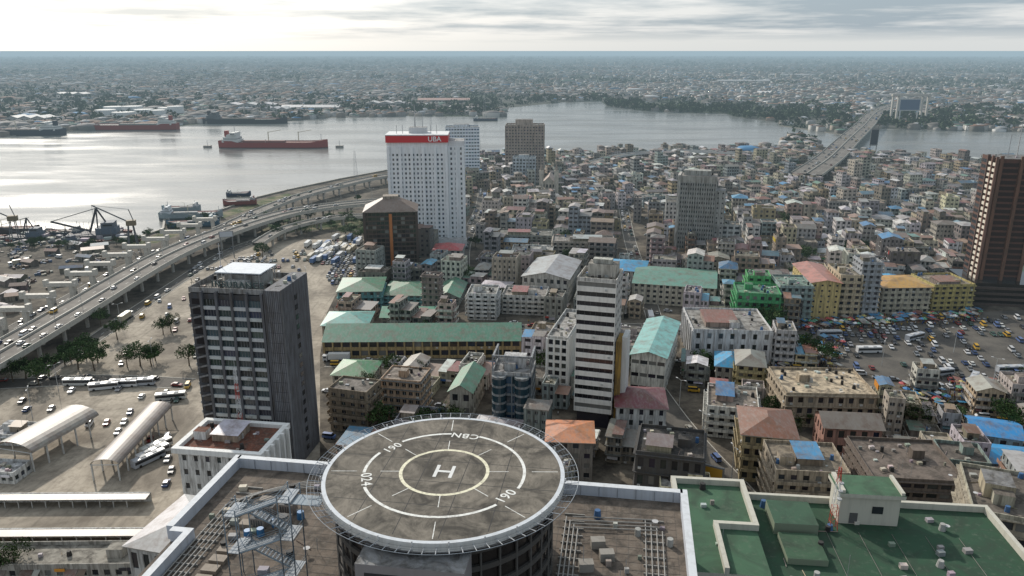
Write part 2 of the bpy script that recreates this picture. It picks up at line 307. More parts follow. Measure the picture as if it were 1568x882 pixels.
LOT=sheet('concrete_parking_lot',[(-60,600),(100,535),(215,462),(300,414),(385,374),(470,366),(562,366),(562,425),(520,440),(500,480),(490,545),(490,700),(380,790),(330,860),(300,940),(-300,940),(-300,700)],'lot',.02)
EX.append(LOT)
PARK=sheet('grass_verge',[(400,362),(400,350),(450,340),(560,332),(562,352),(470,352)],'grass',.03); EX.append([site(u,v) for u,v in [(390,376),(395,352),(450,338),(560,330),(562,370),(470,370)]])
GR2=sheet('shoreline_grass',[(190,376),(250,356),(340,326),(400,306),(440,296),(450,300),(400,315),(330,338),(240,372)],'grass',.035)
RLOT=sheet('market_parking_ground',[(1190,512),(1290,500),(1400,492),(1500,478),(1700,470),(1700,640),(1568,612),(1400,588),(1300,565),(1225,540)],'asphalt',.02); EX.append(RLOT)
EX.append([(-140,100),(-140,200),(-60,215),(150,178),(150,100)])
# ---------------------------------------------------------------- vehicles
def car_mesh(c,kind='car'):
    mb=MB()
    if kind=='car':
        pr=[(-2.2,.35),(2.15,.35),(2.2,.65),(2.05,.82),(1.0,.95),(-1.5,1.0),(-2.1,.95),(-2.22,.7)]; w=.87; cab=(-1.75,1.05,-1.3,.35,.95,1.45)
    elif kind=='minibus':
        pr=[(-2.3,.4),(2.3,.4),(2.4,.8),(2.2,1.15),(1.7,1.3),(-2.3,1.3)]; w=.9; cab=(-2.3,1.75,-2.2,1.2,1.28,2.05)
    n=len(pr)
    for y,sg in ((-w,1),(w,-1)):
        P=[(x,y,z) for x,z in pr]; mb.poly(P if sg>0 else P[::-1],'paint',c)
    for i in range(n):
        a,b=pr[i],pr[(i+1)%n]; mb.poly([(a[0],w,a[1]),(b[0],w,b[1]),(b[0],-w,b[1]),(a[0],-w,a[1])][::-1],'paint',c)
    x0,x1,t0,t1,zb,zt=cab; wb=w-.04; wt=w-.2
    B=[(x0,-wb,zb),(x1,-wb,zb),(x1,wb,zb),(x0,wb,zb)]; T=[(t0,-wt,zt),(t1,-wt,zt),(t1,wt,zt),(t0,wt,zt)]
    for i in range(4): mb.poly([B[i],B[(i+1)%4],T[(i+1)%4],T[i]],'glass',(.02,.022,.025))
    mb.poly(T,'paint',c)
    for wx in (-1.4,1.4):
        for sy in (-1,1):
            mb.beam((wx,sy*(w-.15),.33),(wx,sy*(w+.03),.33),.33,'plain',(.015,.015,.015),10)
    for sy in (-.6,.6):
        mb.box(2.1 if kind=='car' else 2.3,2.24 if kind=='car' else 2.42,sy-.15,sy+.15,.6,.74,'paint',(.7,.7,.7))
    return mb.mesh('car_body')
CARC=[(.55,.55,.55),(.4,.41,.42),(.03,.03,.035),(.18,.19,.2),(.2,.03,.025),(.04,.07,.16),(.6,.6,.57),(.1,.1,.1),(.3,.28,.24),(.05,.1,.08),(.03,.03,.03),(.25,.25,.26)]
CARS=[car_mesh(c) for c in CARC]; DANFO=car_mesh((.5,.3,.04),'minibus'); VANS=[car_mesh(c,'minibus') for c in ((.6,.6,.6),(.45,.45,.45),(.1,.15,.3))]
def truck_mesh(c,cc=(.5,.5,.5)):
    mb=MB(); mb.box(3.2,5.2,-1.2,1.2,.5,2.9,'paint',cc,bot=True); mb.box(5.2,5.23,-1.05,1.05,1.7,2.6,'glass',DK); mb.box(3.6,4.8,-1.23,1.23,1.8,2.5,'glass',DK)
    mb.box(-6.5,3.2,-.9,.9,.8,1.15,'plain',(.1,.1,.1),bot=True); mb.box(-6.5,2.8,-1.25,1.25,1.15,3.8,'paint',c,bot=True)
    for x in (-5.8,-4.5,1.2,4.2):
        for s in (-1,1): mb.beam((x,s*.9,.5),(x,s*1.22,.5),.5,'plain',(.02,.02,.02),10)
    for x in np.arange(-6.3,2.8,.6): mb.box(x,x+.12,-1.3,1.3,1.2,3.7,'paint',c)
    return mb.mesh('truck_body')
TRUCKS=[truck_mesh(c) for c in ((.6,.6,.58),(.5,.5,.5),(.08,.15,.3),(.45,.4,.3))]
def bus_mesh(c):
    mb=MB(); mb.box(-5.5,5.5,-1.25,1.25,.4,3.0,'paint',c,bot=True)
    mb.box(-5.3,5.3,-1.28,1.28,1.5,2.5,'glass',DK); mb.box(5.4,5.54,-1.15,1.15,1.3,2.6,'glass',DK); mb.box(-3,-1,-.8,.8,3,3.25,'plain',(.5,.5,.5)); mb.box(1.5,3,-.8,.8,3,3.2,'plain',(.5,.5,.5))
    for x in (-3.6,3.6):
        for s in (-1,1): mb.beam((x,s*1,.5),(x,s*1.3,.5),.5,'plain',(.02,.02,.02),12)
    return mb.mesh('bus_body')
BUSES=[bus_mesh((.6,.6,.6)),bus_mesh((.55,.55,.52)),bus_mesh((.4,.42,.45))]
def car(x,y,z,a,nm='parked_car'):
    k=R()
    if k<.05: inst('minibus',DANFO,(x,y,z),a)
    elif k<.16: inst('van',C(VANS),(x,y,z),a)
    elif k<.18 and nm!='parked_car': inst('container_truck',C(TRUCKS),(x,y,z),a)
    else: inst(nm,C(CARS),(x,y,z),a)
def person(c,pc):
    m=MB(); sk=(.06,.035,.025)
    for s in (-1,1):
        m.beam((s*.1,.05*s,0),(s*.09,0,.82),.065,'plain',pc,6,.1); m.beam((s*.23,.02,1.38),(s*.27,.08*s,.78),.05,'plain',c,6,.04)
    m.cyl(0,0,.78,1.42,.16,8,'plain',c,r1=.21); m.cyl(0,0,1.42,1.55,.07,6,'plain',sk); m.cyl(0,0,1.52,1.64,.08,8,'plain',sk,r1=.11); m.cyl(0,0,1.64,1.76,.11,8,'plain',(.02,.02,.02),r1=.06)
    return m.mesh('pedestrian_figure')
PPL=[person(c,p) for c,p in (((.6,.6,.58),(.03,.03,.05)),((.3,.04,.03),(.05,.06,.1)),((.05,.1,.3),(.04,.04,.04)),((.5,.35,.05),(.1,.08,.06)),((.04,.04,.04),(.15,.13,.1)))]
# ---------------------------------------------------------------- elevated roads
def smooth(P,n=6):
    out=[]; Q=[P[0]]+P+[P[-1]]
    for i in range(1,len(Q)-2):
        for k in range(n):
            t=k/n; r=[]
            for d in range(2):
                a,b,c,e=Q[i-1][d],Q[i][d],Q[i+1][d],Q[i+2][d]
                r.append(.5*((2*b)+(-a+c)*t+(2*a-5*b+4*c-e)*t*t+(-a+3*b-3*c+e)*t**3))
            out.append(tuple(r))
    out.append(P[-1]); return out
def offs(P,o):
    r=[]
    for i,p in enumerate(P):
        a=P[max(0,i-1)]; b=P[min(len(P)-1,i+1)]; dx,dy=b[0]-a[0],b[1]-a[1]; L=math.hypot(dx,dy) or 1; r.append((p[0]-dy/L*o,p[1]+dx/L*o))
    return r
def strip(mb,A,B,za,zb,m,c):
    for i in range(len(A)-1): mb.poly([(*A[i],za),(*A[i+1],za),(*B[i+1],zb),(*B[i],zb)],m,c)
def road(name,P,w,z,deck=True,cars=.4,dual=True,pier=30,cc=(.46,.44,.39)):
    e=empty(name,(0,0,0)); L_,R_=offs(P,w/2),offs(P,-w/2)
    d=MB()
    for i in range(len(P)-1): d.poly([(*R_[i],z),(*R_[i+1],z),(*L_[i+1],z),(*L_[i],z)],'asphalt' if not deck else 'deck',(0,0,0))
    d.obj('carriageway',parent=e)
    s=MB()
    for o in ([w/2,-w/2] + ([0] if dual else [])):
        ht=.95 if deck else .14
        A,B=offs(P,o-.15-(.15 if o==0 else 0)),offs(P,o+.15+(.15 if o==0 else 0))
        strip(s,A,B,z+ht,z+ht,'plain',cc); strip(s,A,A,z,z+ht,'plain',cc); strip(s,B,B,z-(1.5 if deck and o else 0),z+ht,'plain',cc)
    if deck:
        strip(s,L_,R_,z-1.5,z-1.5,'plain',(.25,.24,.22)); 
        for Q in (offs(P,w/2+.16),offs(P,-w/2-.16)): strip(s,Q,Q,z-1.6,z+.94,'plain',cc)
    s.obj('parapet' if deck else 'kerb',parent=e)
    m=MB()
    for o in ((-w*.25,w*.25) if dual else (0,)):
        Q=offs(P,o)
        for i in range(len(Q)-1):
            a,b=Q[i],Q[i+1]; L=math.hypot(b[0]-a[0],b[1]-a[1]); n=int(L//9)
            an=math.atan2(b[1]-a[1],b[0]-a[0])
            for k in range(n):
                t=(k+.5)/n; m.obox(a[0]+(b[0]-a[0])*t,a[1]+(b[1]-a[1])*t,3,.16,z+.002,z+.008,an,'marking',(0,0,0))
    m.obj('lane_marking',parent=e)
    if deck:
        p=MB(); acc=0
        for i in range(len(P)-1):
            a,b=P[i],P[i+1]; L=math.hypot(b[0]-a[0],b[1]-a[1]); an=math.atan2(b[1]-a[1],b[0]-a[0]); t=pier-acc
            while t<L:
                qx,qy=a[0]+math.cos(an)*t,a[1]+math.sin(an)*t; p.obox(qx,qy,1.6,w*.9,z-2.8,z-1.55,an,'plain',(.42,.4,.36))
                for o in (-w*.3,w*.3): q=(qx-math.sin(an)*o,qy+math.cos(an)*o); p.cyl(q[0],q[1],0,z-2.8,.9,10,'plain',(.42,.4,.36))
                t+=pier
            acc=(acc+L)%pier
        p.obj('piers',parent=e)
    if cars:
        for i in range(len(P)-1):
            a,b=P[i],P[i+1]; L=math.hypot(b[0]-a[0],b[1]-a[1]); an=math.atan2(b[1]-a[1],b[0]-a[0])
            for t in np.arange(0,L,7):
                for o in ((-w*.38,-w*.14,w*.14,w*.38) if dual else (-w*.25,w*.25)):
                    if R()<cars:
                        f=t+U(-1,1); car(a[0]+math.cos(an)*f-math.sin(an)*o,a[1]+math.sin(an)*f+math.cos(an)*o,z+.005,an+(math.pi if o>0 else 0),'car')
XA=smooth([site(u,v,9) for u,v in [(-420,800),(-200,655),(0,540),(125,467),(250,394),(340,356),(430,328),(500,316),(570,309),(650,303)]])
road('elevated_expressway',XA,19,9,cars=.14,pier=20)
XB=smooth([site(u,v,8) for u,v in [(335,352),(400,322),(450,303),(520,284),(590,269),(690,257),(800,249)]])
road('shoreline_viaduct',XB,11,8,cars=.2,dual=False,pier=24); corridor(XB,15)
XR=smooth([site(u,v,7) for u,v in [(395,372),(430,352),(480,338),(530,331),(580,330),(640,334)]]); road('expressway_slip_ramp',XR,8,7,cars=.15,dual=False,pier=20); corridor(XR,11)
XG=[(-243,270),(-243,400),(-241,480),(-228,560),(-200,620)]; road('waterfront_service_road',smooth(XG),9,.04,deck=False,cars=.4,dual=False)
XG2=[(-196,300),(-196,430),(-190,520),(-160,600)]; road('waterfront_service_road',smooth(XG2),8,.05,deck=False,cars=.3,dual=False)
XC=smooth([site(u,v,8) for u,v in [(900,250),(960,236),(1040,231),(1130,234),(1200,238),(1262,242)]]); road('shoreline_viaduct',XC,10,8,cars=.15,dual=False,cc=(.6,.6,.58)); corridor(XC,14)
XD=smooth([site(u,v,11) for u,v in [(1235,266),(1272,240),(1300,213),(1325,190),(1345,170),(1380,158),(1440,150)]]); road('lagoon_road_bridge',XD,30,11,cars=.12,pier=35); corridor(XD[:8],34)
XS=[site(985,575),site(1030,640),site(1075,695),site(1130,755),site(1190,830)]
road('city_street',smooth(XS),11,.03,deck=False,cars=.3,dual=False); corridor(XS,15)
XM=[site(700,505),site(960,500),site(1100,512),site(1200,518)]; road('city_street',smooth(XM),9,.03,deck=False,cars=.3,dual=False); corridor(XM,12)
XL=[site(-200,592),site(0,588),site(150,582),site(290,588)]; road('terminal_road',smooth(XL),10,.05,deck=False,cars=.25,dual=False)
XL2=[site(500,556),site(640,556),site(800,560)]; road('city_street',smooth(XL2),9,.03,deck=False,cars=.3,dual=False); corridor(XL2,12)
XV=[site(708,420),site(712,370),site(735,320),site(740,290)]; road('city_street',smooth(XV),9,.03,deck=False,cars=.35,dual=False); corridor(XV,11)
XW=[site(1005,500),site(985,430),site(965,370),site(955,320)]; road('city_street',smooth(XW),8,.03,deck=False,cars=.35,dual=False); corridor(XW,10)
XN=[site(1180,590),site(1330,600),(site(1480,625))]; road('city_street',smooth(XN),8,.03,deck=False,cars=.3,dual=False); corridor(XN,10)
for y in np.arange(275,575,21):
    m=MB(); x=-241+max(0,(y-470))*.14; PC=(.55,.52,.46)
    for sx in (-5.5,5.5): m.box(sx-1.1,sx+1.1,-1.1,1.1,0,9.5,'plain',PC)
    m.box(-8.5,8.5,-1.5,1.5,9.5,11.6,'plain',PC,bot=True); m.box(-8.5,-6.6,-1.5,1.5,11.6,13,'plain',PC); m.box(6.6,8.5,-1.5,1.5,11.6,13,'plain',PC)
    m.obj('concrete_bridge_pier',(x,y,0),.05)
# ---------------------------------------------------------------- landmark towers
def frame(uL,uR,vt,vb,yaw):
    Yf=gy(vb); z=hgt(Yf,vt); dep=Yf*cp+(H-z)*sp; x=((uL+uR)/2-784)/F*dep; w=(uR-uL)/F*dep/max(.7,math.cos(yaw)); return x,Yf,z,w
def land(name,uL,uR,vt,vb,depth,yawd,ex=True):
    yaw=yawd*D2R; x,y,z,w=frame(uL,uR,vt,vb,yaw)
    if ex: exrect(x-math.sin(yaw)*depth/2,y+math.cos(yaw)*depth/2,w,depth,yaw)
    return empty(name,(x,y,0),yaw),z,w
# insurance tower
e,z,w=land('insurance_office_tower',284,434,452,715,20,-8); m=MB(); G=(.075,.08,.09); h=w/2
m.box(-h,h,0.02,20,0,z,'wall',G)
m.obj('concrete_core',parent=e); g=MB(); nf=17; fh=(z-3)/nf
for i in range(nf):
    a=1.5+i*fh
    for c0 in range(4):
        s0=-h+4.95+c0*4.9; ww=3.9
        g.box(s0,s0+ww,-.25,.0,a+1.1,a+fh-.15,'glass',jit((.05,.065,.075),.6)); 
        for q in range(1,4): g.box(s0+q*.97-.05,s0+q*.97+.05,-.33,-.25,a+1.1,a+fh-.15,'plain',(.22,.23,.24))
        g.box(s0-.1,s0+ww+.1,-.75,.0,a+.0,a+1.1,'clean',jit((.5,.52,.52),.06),bot=True)
        if R()<.25: s=U(s0,s0+2.8); g.box(s,s+.9,-1.1,-.75,a+.2,a+.8,'plain',(.4,.4,.38),bot=True)
    g.poly([(-h+.9,-.05,a),(-h+4,-.05,a+.9),(-h+4,-1.1,a+.9),(-h+.9,-1.1,a)],'wall',(.3,.3,.3)); g.poly([(-h+.9,-1.1,a),(-h+4,-1.1,a+.9),(-h+4,-1.1,a+1.5),(-h+.9,-1.1,a+.6)],'wall',(.24,.24,.25))
    g.box(-h+.9,-h+4,-.1,0,a+1.4,a+fh-.1,'glass',(.02,.02,.025))
for i in range(6): s=-h+4.45+i*4.9; s=min(s,h-5.0); g.box(s-.4,s+.4,-1.1,.01,0,z+1,'wall',(.13,.135,.15))
g.box(h-5.2,h+.02,-1.05,20.1,0,z+2.2,'wall',(.2,.205,.22))
for k in range(9): g.box(h-5.0+k*.6,h-4.9+k*.6,-1.12,-1.05,0,z+2,'plain',(.05,.05,.06))
for k in range(24): g.box(h+.02,h+.09,.5+k*.8,.6+k*.8,0,z+2,'plain',(.06,.06,.07))
for i in range(nf):
    a=1.5+i*fh; g.box(h+.02,h+.12,9,11,a+1,a+2.6,'glass',DK); g.box(-h-.9,-h,1,18,a,a+.9,'clean',(.42,.42,.41),bot=True)
    g.box(h-5.2,h+.04,-1.09,-1.04,a,a+.1,'plain',(.05,.05,.06))
g.obj('facade_panels',parent=e); r=MB(); flat_roof(r,-h,h-5.3,0.3,20,z+.3,(.3,.3,.3),(.3,.28,.25),ph=1.6,n=34,pent=False)
r.box(-h+8,-h+20,8,17,z+.3,z+4,'wall',(.4,.4,.38),'metalroof',(.5,.52,.55)); r.box(-h+10,-h+17,4,7,z+.3,z+3,'wall',(.5,.5,.48)); r.box(-h+6,-h+21,6,18,z+5,z+5.3,'clean',(.62,.66,.7),bot=True)
for x in np.arange(-h+6.5,-h+21,4.6):
    for y in (6.4,17.6): r.beam((x,y,z+.3),(x,y,z+5),.15,'plain',(.4,.4,.4))
for x in np.arange(-h+1,h-6,1.6): r.beam((x,.9,z+1.6),(x,.9,z+4.4),.07,'plain',(.1,.1,.1),3); r.beam((x,.9,z+4.2),(x,3,z+.4),.05,'plain',(.1,.1,.1),3)
for hh in (2.1,3.2,4.3): r.beam((-h+.5,.9,z+hh),(h-6,.9,z+hh),.06,'plain',(.1,.1,.1),3)
r.beam((-h+5,12,z),(-h+5,12,z+13),.12,'plain',(.5,.5,.5),4)
clutter(r,h-5,h,1,19,z+2.2,6); r.obj('roof',parent=e); M1=solid('sign_letter_paint',(.07,.1,.1)); text('INSURANCE',2.6,e,(-h+16,.7,z+3.1),(math.pi/2,0,0),M1,.12,'rooftop_sign_letters',.05,1.25)
# white striped tower
e,z,w=land('striped_office_tower',884,943,432,655,15,-16); m=MB(); h=w/2; nf=14; CW=(.76,.73,.68)
facade(m,(-h,0),(h,0),6,z,nf,bay=w,style='punch',wc=CW,gc=(.02,.02,.024),ww=.97,wh=.46,sill=.5,rec=.22,det=2,wm='clean')
facade(m,(h,0),(h,15),6,z,nf,bay=5,style='punch',wc=(.5,.48,.45),ww=.6,wh=.4,det=2,wm='clean'); facade(m,(-h,15),(-h,0),6,z,nf,bay=15,style='punch',wc=CW,gc=(.02,.02,.024),ww=.6,wh=.46,sill=.5,rec=.22,det=2,wm='clean'); facade(m,(h,15),(-h,15),6,z,nf,wc=(.6,.6,.58),det=1)
m.box(-h+1,h-1,1,14,0,6,'glass',(.03,.03,.04)); 
for i in range(nf):
    a=6+(i+.5)*(z-6)/nf
    for k in range(7): m.box(-h+1+k*(w-2)/6,-h+1.08+k*(w-2)/6,.12,.22,a,a+1.6,'plain',(.12,.12,.12))
    for k in range(2):
        if R()<.35: s=U(-h+1,h-2); m.box(s,s+.8,-.4,-.003,a-1.2,a-.6,'plain',(.5,.5,.48),bot=True)
m.obj('walls',parent=e); m=MB(); flat_roof(m,-h,h,0,15,z,(.6,.58,.54),(.3,.28,.24),ph=1.3,n=12,pent=False); m.box(-h+2.5,h-1,7,13,z,z+4.5,'wall',(.55,.52,.46),'flatroof',(.3,.28,.25)); m.box(-h+4,h-3,8,11,z+4.5,z+6,'wall',(.5,.5,.45)); m.obj('roof',parent=e)
m=MB(); m.box(h+.3,h+2.2,3,12,0,z*.6,'wall',(.45,.28,.08)); m.box(h+2.2,h+4,4,12,0,z*.6+1.5,'clean',(.6,.6,.58)); m.obj('stair_tower',parent=e)
# lattice office
e,z,w=land('lattice_office_block',838,869,519,612,34,-16); m=MB(); h=w/2
block(m,-h,h,0,34,0,z,8,bay=2.6,wc=(.74,.74,.72),ww=.72,wh=.66,sill=.2,rec=.6,det=2,wm='clean',style='fins'); flat_roof(m,-h,h,0,34,z,(.66,.66,.64),(.35,.34,.32),ph=1,n=22); m.obj('walls',parent=e)
# blue glass building with round bays
e,z,w=land('blue_glass_office_building',753,814,575,662,13,-8); m=MB(); h=w/2
block(m,-h,h,0,13,0,z,6,bay=2.2,wc=(.2,.23,.25),gc=(.02,.05,.08),ww=.85,wh=.75,sill=.12,det=2); 
for cx in (-h+2.6,h-3.4):
    for i in range(7): m.cyl(cx,-.3,i*z/7+.0,i*z/7+z/7*.75,2.5,16,'glass',(.02,.045,.06)); m.cyl(cx,-.3,i*z/7+z/7*.75,(i+1)*z/7,2.6,16,'wall',(.25,.27,.28))
m.obj('walls',parent=e); m=MB(); flat_roof(m,-h,h,0,13,z,(.45,.46,.46),(.3,.3,.3),ph=1.1,n=12)
for sx in (-h+.3,h-.3):
    for y in (.3,6.5,12.7): m.box(sx-.25,sx+.25,y-.25,y+.25,z,z+6,'wall',(.3,.32,.34))
    m.box(sx-.3,sx+.3,0,13,z+6,z+6.6,'wall',(.3,.32,.34),bot=True)
m.box(-h,h,0.0,.5,z+6.6,z+7.2,'wall',(.3,.32,.34),bot=True); m.box(-h+3,h-3,7,12,z,z+4,'wall',(.5,.5,.5)); m.obj('roof',parent=e)
# bank tower (white with red band)
e,z,w=land('bank_headquarters_tower',592,685,218,376,22,2); m=MB(); h=w/2; WB=(.8,.81,.82)
facade(m,(-h,0),(h,0),5,z-7,19,bay=2.7,wc=WB,gc=(.1,.12,.14),ww=.45,wh=.5,rec=.4,det=2,wm='clean'); facade(m,(h,0),(h,22),5,z-7,19,bay=2.7,wc=WB,gc=(.1,.12,.14),ww=.45,wh=.5,det=2,wm='clean')
facade(m,(-h,22),(-h,0),5,z-7,19,bay=2.7,wc=WB,det=1,wm='clean'); facade(m,(h,22),(-h,22),5,z-7,19,wc=WB,det=1,wm='clean')
m.box(-h,h,0,22,z-7,z,'clean',WB,'flatroof',(.4,.4,.4)); m.box(-h,h,0.3,22,0,5,'glass',DK)
for k in range(6):
    x=-h+k*(w-1.8)/5; m.box(x,x+1.8,-1.3,-.003,0,z-3,'clean',(.82,.83,.84))
m.obj('walls',parent=e); m=MB(); m.box(-h-.5,h+.5,-1.6,22.5,z,z+4.6,'paint',(.55,.015,.02),'flatroof',(.3,.3,.3),bot=True); m.box(-h-.6,h+.6,-1.7,22.6,z+4.6,z+5.2,'clean',(.7,.7,.7)); m.obj('red_fascia_band',parent=e)
m=MB(); m.box(h+.05,h+11,2,20,z-3,z+.5,'clean',(.7,.7,.7),'flatroof',(.4,.4,.4)); block(m,h+.05,h+11,2,20,0,z-3,20,bay=3.6,wc=WB,gc=(.1,.12,.14),ww=.5,wh=.5,det=2,wm='clean'); 
for x in (h+.1,h+5,h+9.4): m.box(x,x+1.5,1.2,1.99,0,z-3,'clean',(.8,.81,.82))
m.box(-h+5,h+12,-9,-1.2,0,6,'clean',(.7,.7,.7),'flatroof',(.5,.5,.5)); m.obj('side_wing',parent=e)
m=MB(); m.box(-6,6,8,18,z+5.2,z+9,'clean',(.6,.6,.6),'flatroof',(.4,.4,.4)); m.beam((-2,12,z+9),(-2,12,z+24),.45,'plain',(.45,.45,.45),6,.15); m.beam((3,14,z+9),(3,14,z+19),.25,'plain',(.45,.45,.45),6,.1)
for x in (-14,-10,9,13): m.beam((x,6,z+5),(x,6,z+11),.18,'plain',(.4,.4,.4),4)
m.obj('rooftop_masts',parent=e); MW=solid('white_letter_paint',(.8,.8,.8)); text('UBA',4.6,e,(h-8.5,-1.75,z+2.2),(math.pi/2,0,0),MW,.05,'bank_sign_letters',.06)
# brown glass tower with pyramid roof
e,z,w=land('brown_glass_tower',557,638,325,416,24,6); m=MB(); h=w/2
block(m,-h,h,0,24,0,z,14,bay=2.4,wc=(.1,.075,.06),gc=(.03,.026,.024),ww=.9,wh=.7,sill=.15,rec=.12,det=2)
m.box(-.9,.9,-.6,-.01,2,z-1,'paint',(.45,.16,.05)); m.box(-h-.4,-h+1.2,-.5,-.01,0,z,'wall',(.09,.07,.06)); m.box(h-1.2,h+.4,-.5,-.01,0,z,'wall',(.09,.07,.06)); m.obj('walls',parent=e)
m=MB(); ap=(0,12,z+9); q=[(-h-.5,-.7,z+.3),(h+.5,-.7,z+.3),(h+.5,24.5,z+.3),(-h-.5,24.5,z+.3)]; m.box(-h-.5,h+.5,-.7,24.5,z,z+.3,'wall',(.3,.26,.22),bot=True)
k=.28; t=[tuple(ap[d]*(1-k)+a[d]*k for d in range(3)) for a in q]
for i in range(4): m.poly([q[i],q[(i+1)%4],t[(i+1)%4],t[i]],'metalroof',(.2,.15,.12))
m.box(t[0][0],t[1][0],t[0][1],t[2][1],t[0][2],t[0][2]+1.6,'wall',(.35,.3,.25)); m.obj('pyramid_roof',parent=e)
def slabtower(nm,uL,uR,vt,vb,dp,yw,nf,wc,gc=DK,bay=3,ww=.6,wh=.5,style='punch',det=2,pent=3,wm='wall'):
    e,z,w=land(nm,uL,uR,vt,vb,dp,yw); m=MB(); h=w/2
    block(m,-h,h,0,dp,0,z,nf,bay=bay,wc=wc,gc=gc,ww=ww,wh=wh,style=style,det=det,wm=wm); flat_roof(m,-h,h,0,dp,z,wc,(.3,.3,.28),ph=1.2,n=8,pent=False)
    if pent: m.box(-h*.5,h*.4,dp*.3,dp*.8,z,z+pent,'wall',wc,'flatroof',(.3,.3,.3))
    m.obj('walls',parent=e); return e,z,w
slabtower('white_blue_office_tower',682,734,196,276,20,4,16,(.74,.78,.82),(.08,.12,.17),wh=.42,ww=.75,style='punch',wm='clean')
slabtower('beige_office_tower',774,833,193,276,22,-3,18,(.48,.4,.34),(.07,.07,.08),ww=.5,style='fins',pent=6)
slabtower('blue_grey_office_block',785,820,243,288,14,-3,9,(.5,.56,.6),ww=.6)
e,z,w=land('grey_slab_tower',1041,1096,270,396,15,-16); m=MB(); h=w/2
block(m,-h,h,0,15,0,z-4,17,bay=1.5,wc=(.38,.38,.36),gc=(.06,.065,.07),ww=.5,wh=.5,style='fins',sc=(.42,.42,.4),det=2,side=dict(style='blank',wc=(.5,.48,.44))); m.box(-h,h,0,15,z-4,z,'wall',(.38,.37,.34),'flatroof',(.3,.28,.26))
m.box(-h-.5,-h+1.2,-.9,15.4,0,z+.4,'wall',(.52,.5,.46)); m.obj('walls',parent=e); m=MB(); block(m,h+.1,h+6,3,14,0,z-9,14,bay=3,wc=(.42,.42,.4),det=2,ww=.3,wh=.35); m.poly([(h,3,z-9),(h+6,3,z-9),(h+6,14,z-9),(h,14,z-9)],'flatroof',(.3,.3,.3)); m.box(-h+3,h-4,4,11,z,z+3,'wall',(.4,.4,.37)); clutter(m,-h,h,0,15,z,10); m.obj('service_wing',parent=e)
# right-hand brown tower
e,z,w=land('brown_tower_with_white_bands',1532,1596,244,462,21,-9); m=MB(); h=w/2; nf=22; BW=(.13,.065,.05)
m.box(-h+.4,h,.4,20.6,8,z,'wall',BW,'flatroof',(.2,.2,.2)); 
for i in range(nf):
    a=9+i*(z-10)/nf
    for s in range(2): m.box(-h-.4,-h+.39,1+s*5.2,4.6+s*5.2,a,a+1.6,'clean',(.66,.6,.5),bot=True)
    m.box(-h+.3,-h+.5,11.5,20,a+.3,a+2,'glass',DK)
    for x in (-h+2.8,h*.0+2): m.box(x,x+h*.7,.3,.5,a,a+1.9,'glass',(.03,.02,.02))
for x in (-h+1,h*.0,h-2): m.box(x,x+1.6,-.5,.39,0,z+1.5,'wall',(.18,.1,.07))
m.box(-h-.8,-h+.5,0,.8,0,z+1,'wall',(.24,.14,.11)); m.box(-h-.8,-h+.5,5.0,5.9,0,z+1,'wall',(.24,.14,.11)); m.box(-h-.8,-h+.5,10.6,11.4,0,z+1,'wall',(.14,.09,.08)); m.obj('walls',parent=e)
m=MB()
for k in range(4): m.box(-h-8,h+20,-8,22,k*3,k*3+1.3,'wall',(.1,.075,.065),'flatroof',(.12,.1,.09),bot=True); m.box(-h-7,h+19,-7,21,k*3+1.3,k*3+3,'glass',(.02,.018,.016),bot=True)
m.beam((2,10,z),(2,10,z+22),.3,'plain',(.4,.4,.4),5,.08); m.beam((-4,6,z),(-4,6,z+12),.15,'plain',(.4,.4,.4),4); clutter(m,-h,h,0,20,z,8); m.obj('podium',parent=e)
exrect(e.location.x+6,e.location.y+8,60,36,-9*D2R)
# ---------------------------------------------------------------- specific mid/low buildings
TEAL=(.05,.19,.12); 
def low(nm,uL,uR,vt,vb,dp,yw,nf,roof,rc,wc,rise=3,ov=.8,**k):
    e,z,w=land(nm,uL,uR,vt,vb,dp,yw); m=MB(); h=w/2
    kk=dict(bay=3.4,wc=wc,ww=.5,wh=.5,det=2,ac=.1); kk.update(k); block(m,-h,h,0,dp,0,z,nf,**kk); m.obj('walls',parent=e); r=MB()
    if roof=='hip': hip_roof(r,-h,h,0,dp,z,rise,ov,rc)
    elif roof=='gable': gable_roof(r,-h,h,0,dp,z,rise,ov,rc,wc)
    else: flat_roof(r,-h,h,0,dp,z,wc,rc,n=int(8+w*dp/30),shack=.6)
    r.obj('roof',parent=e); return e,z,w
low('long_colonnaded_hall',496,797,522,548,22,1,2,'gable',TEAL,(.48,.36,.18),rise=4.5,style='fins',sc=(.5,.38,.2),ww=.8,wh=.6,bay=4)
low('teal_roofed_hall',493,562,498,520,20,1,2,'hip',(.1,.33,.28),(.45,.42,.34))
low('green_roofed_office',517,583,446,474,26,4,3,'hip',(.04,.17,.09),(.15,.35,.36),style='slab')
low('green_roofed_office',585,655,452,468,26,-3,3,'hip',(.04,.17,.09),(.2,.4,.4),style='slab')
low('green_roofed_hall',583,688,486,497,17,-1,2,'gable',(.07,.3,.18),(.55,.52,.45))
low('green_roofed_hall',667,703,455,468,28,-5,3,'gable',(.05,.19,.11),(.35,.38,.36))
low('green_roofed_house',508,568,575,597,16,-6,2,'hip',(.06,.2,.09),(.5,.47,.4))
low('green_roofed_hall',688,722,600,640,22,-10,2,'gable',(.06,.2,.12),(.5,.47,.4))
low('white_office_block',715,760,452,490,16,-5,6,'flat',(.3,.3,.28),(.72,.72,.7),style='balc')
low('white_apartment_block',768,835,455,482,18,-8,4,'flat',(.3,.28,.26),(.62,.6,.56),style='balc')
low('gabled_warehouse',800,870,425,462,40,-14,3,'gable',(.33,.35,.35),(.55,.52,.47))
low('red_roofed_office',663,706,383,412,16,-3,4,'hip',(.36,.03,.04),(.55,.55,.52),style='fins')
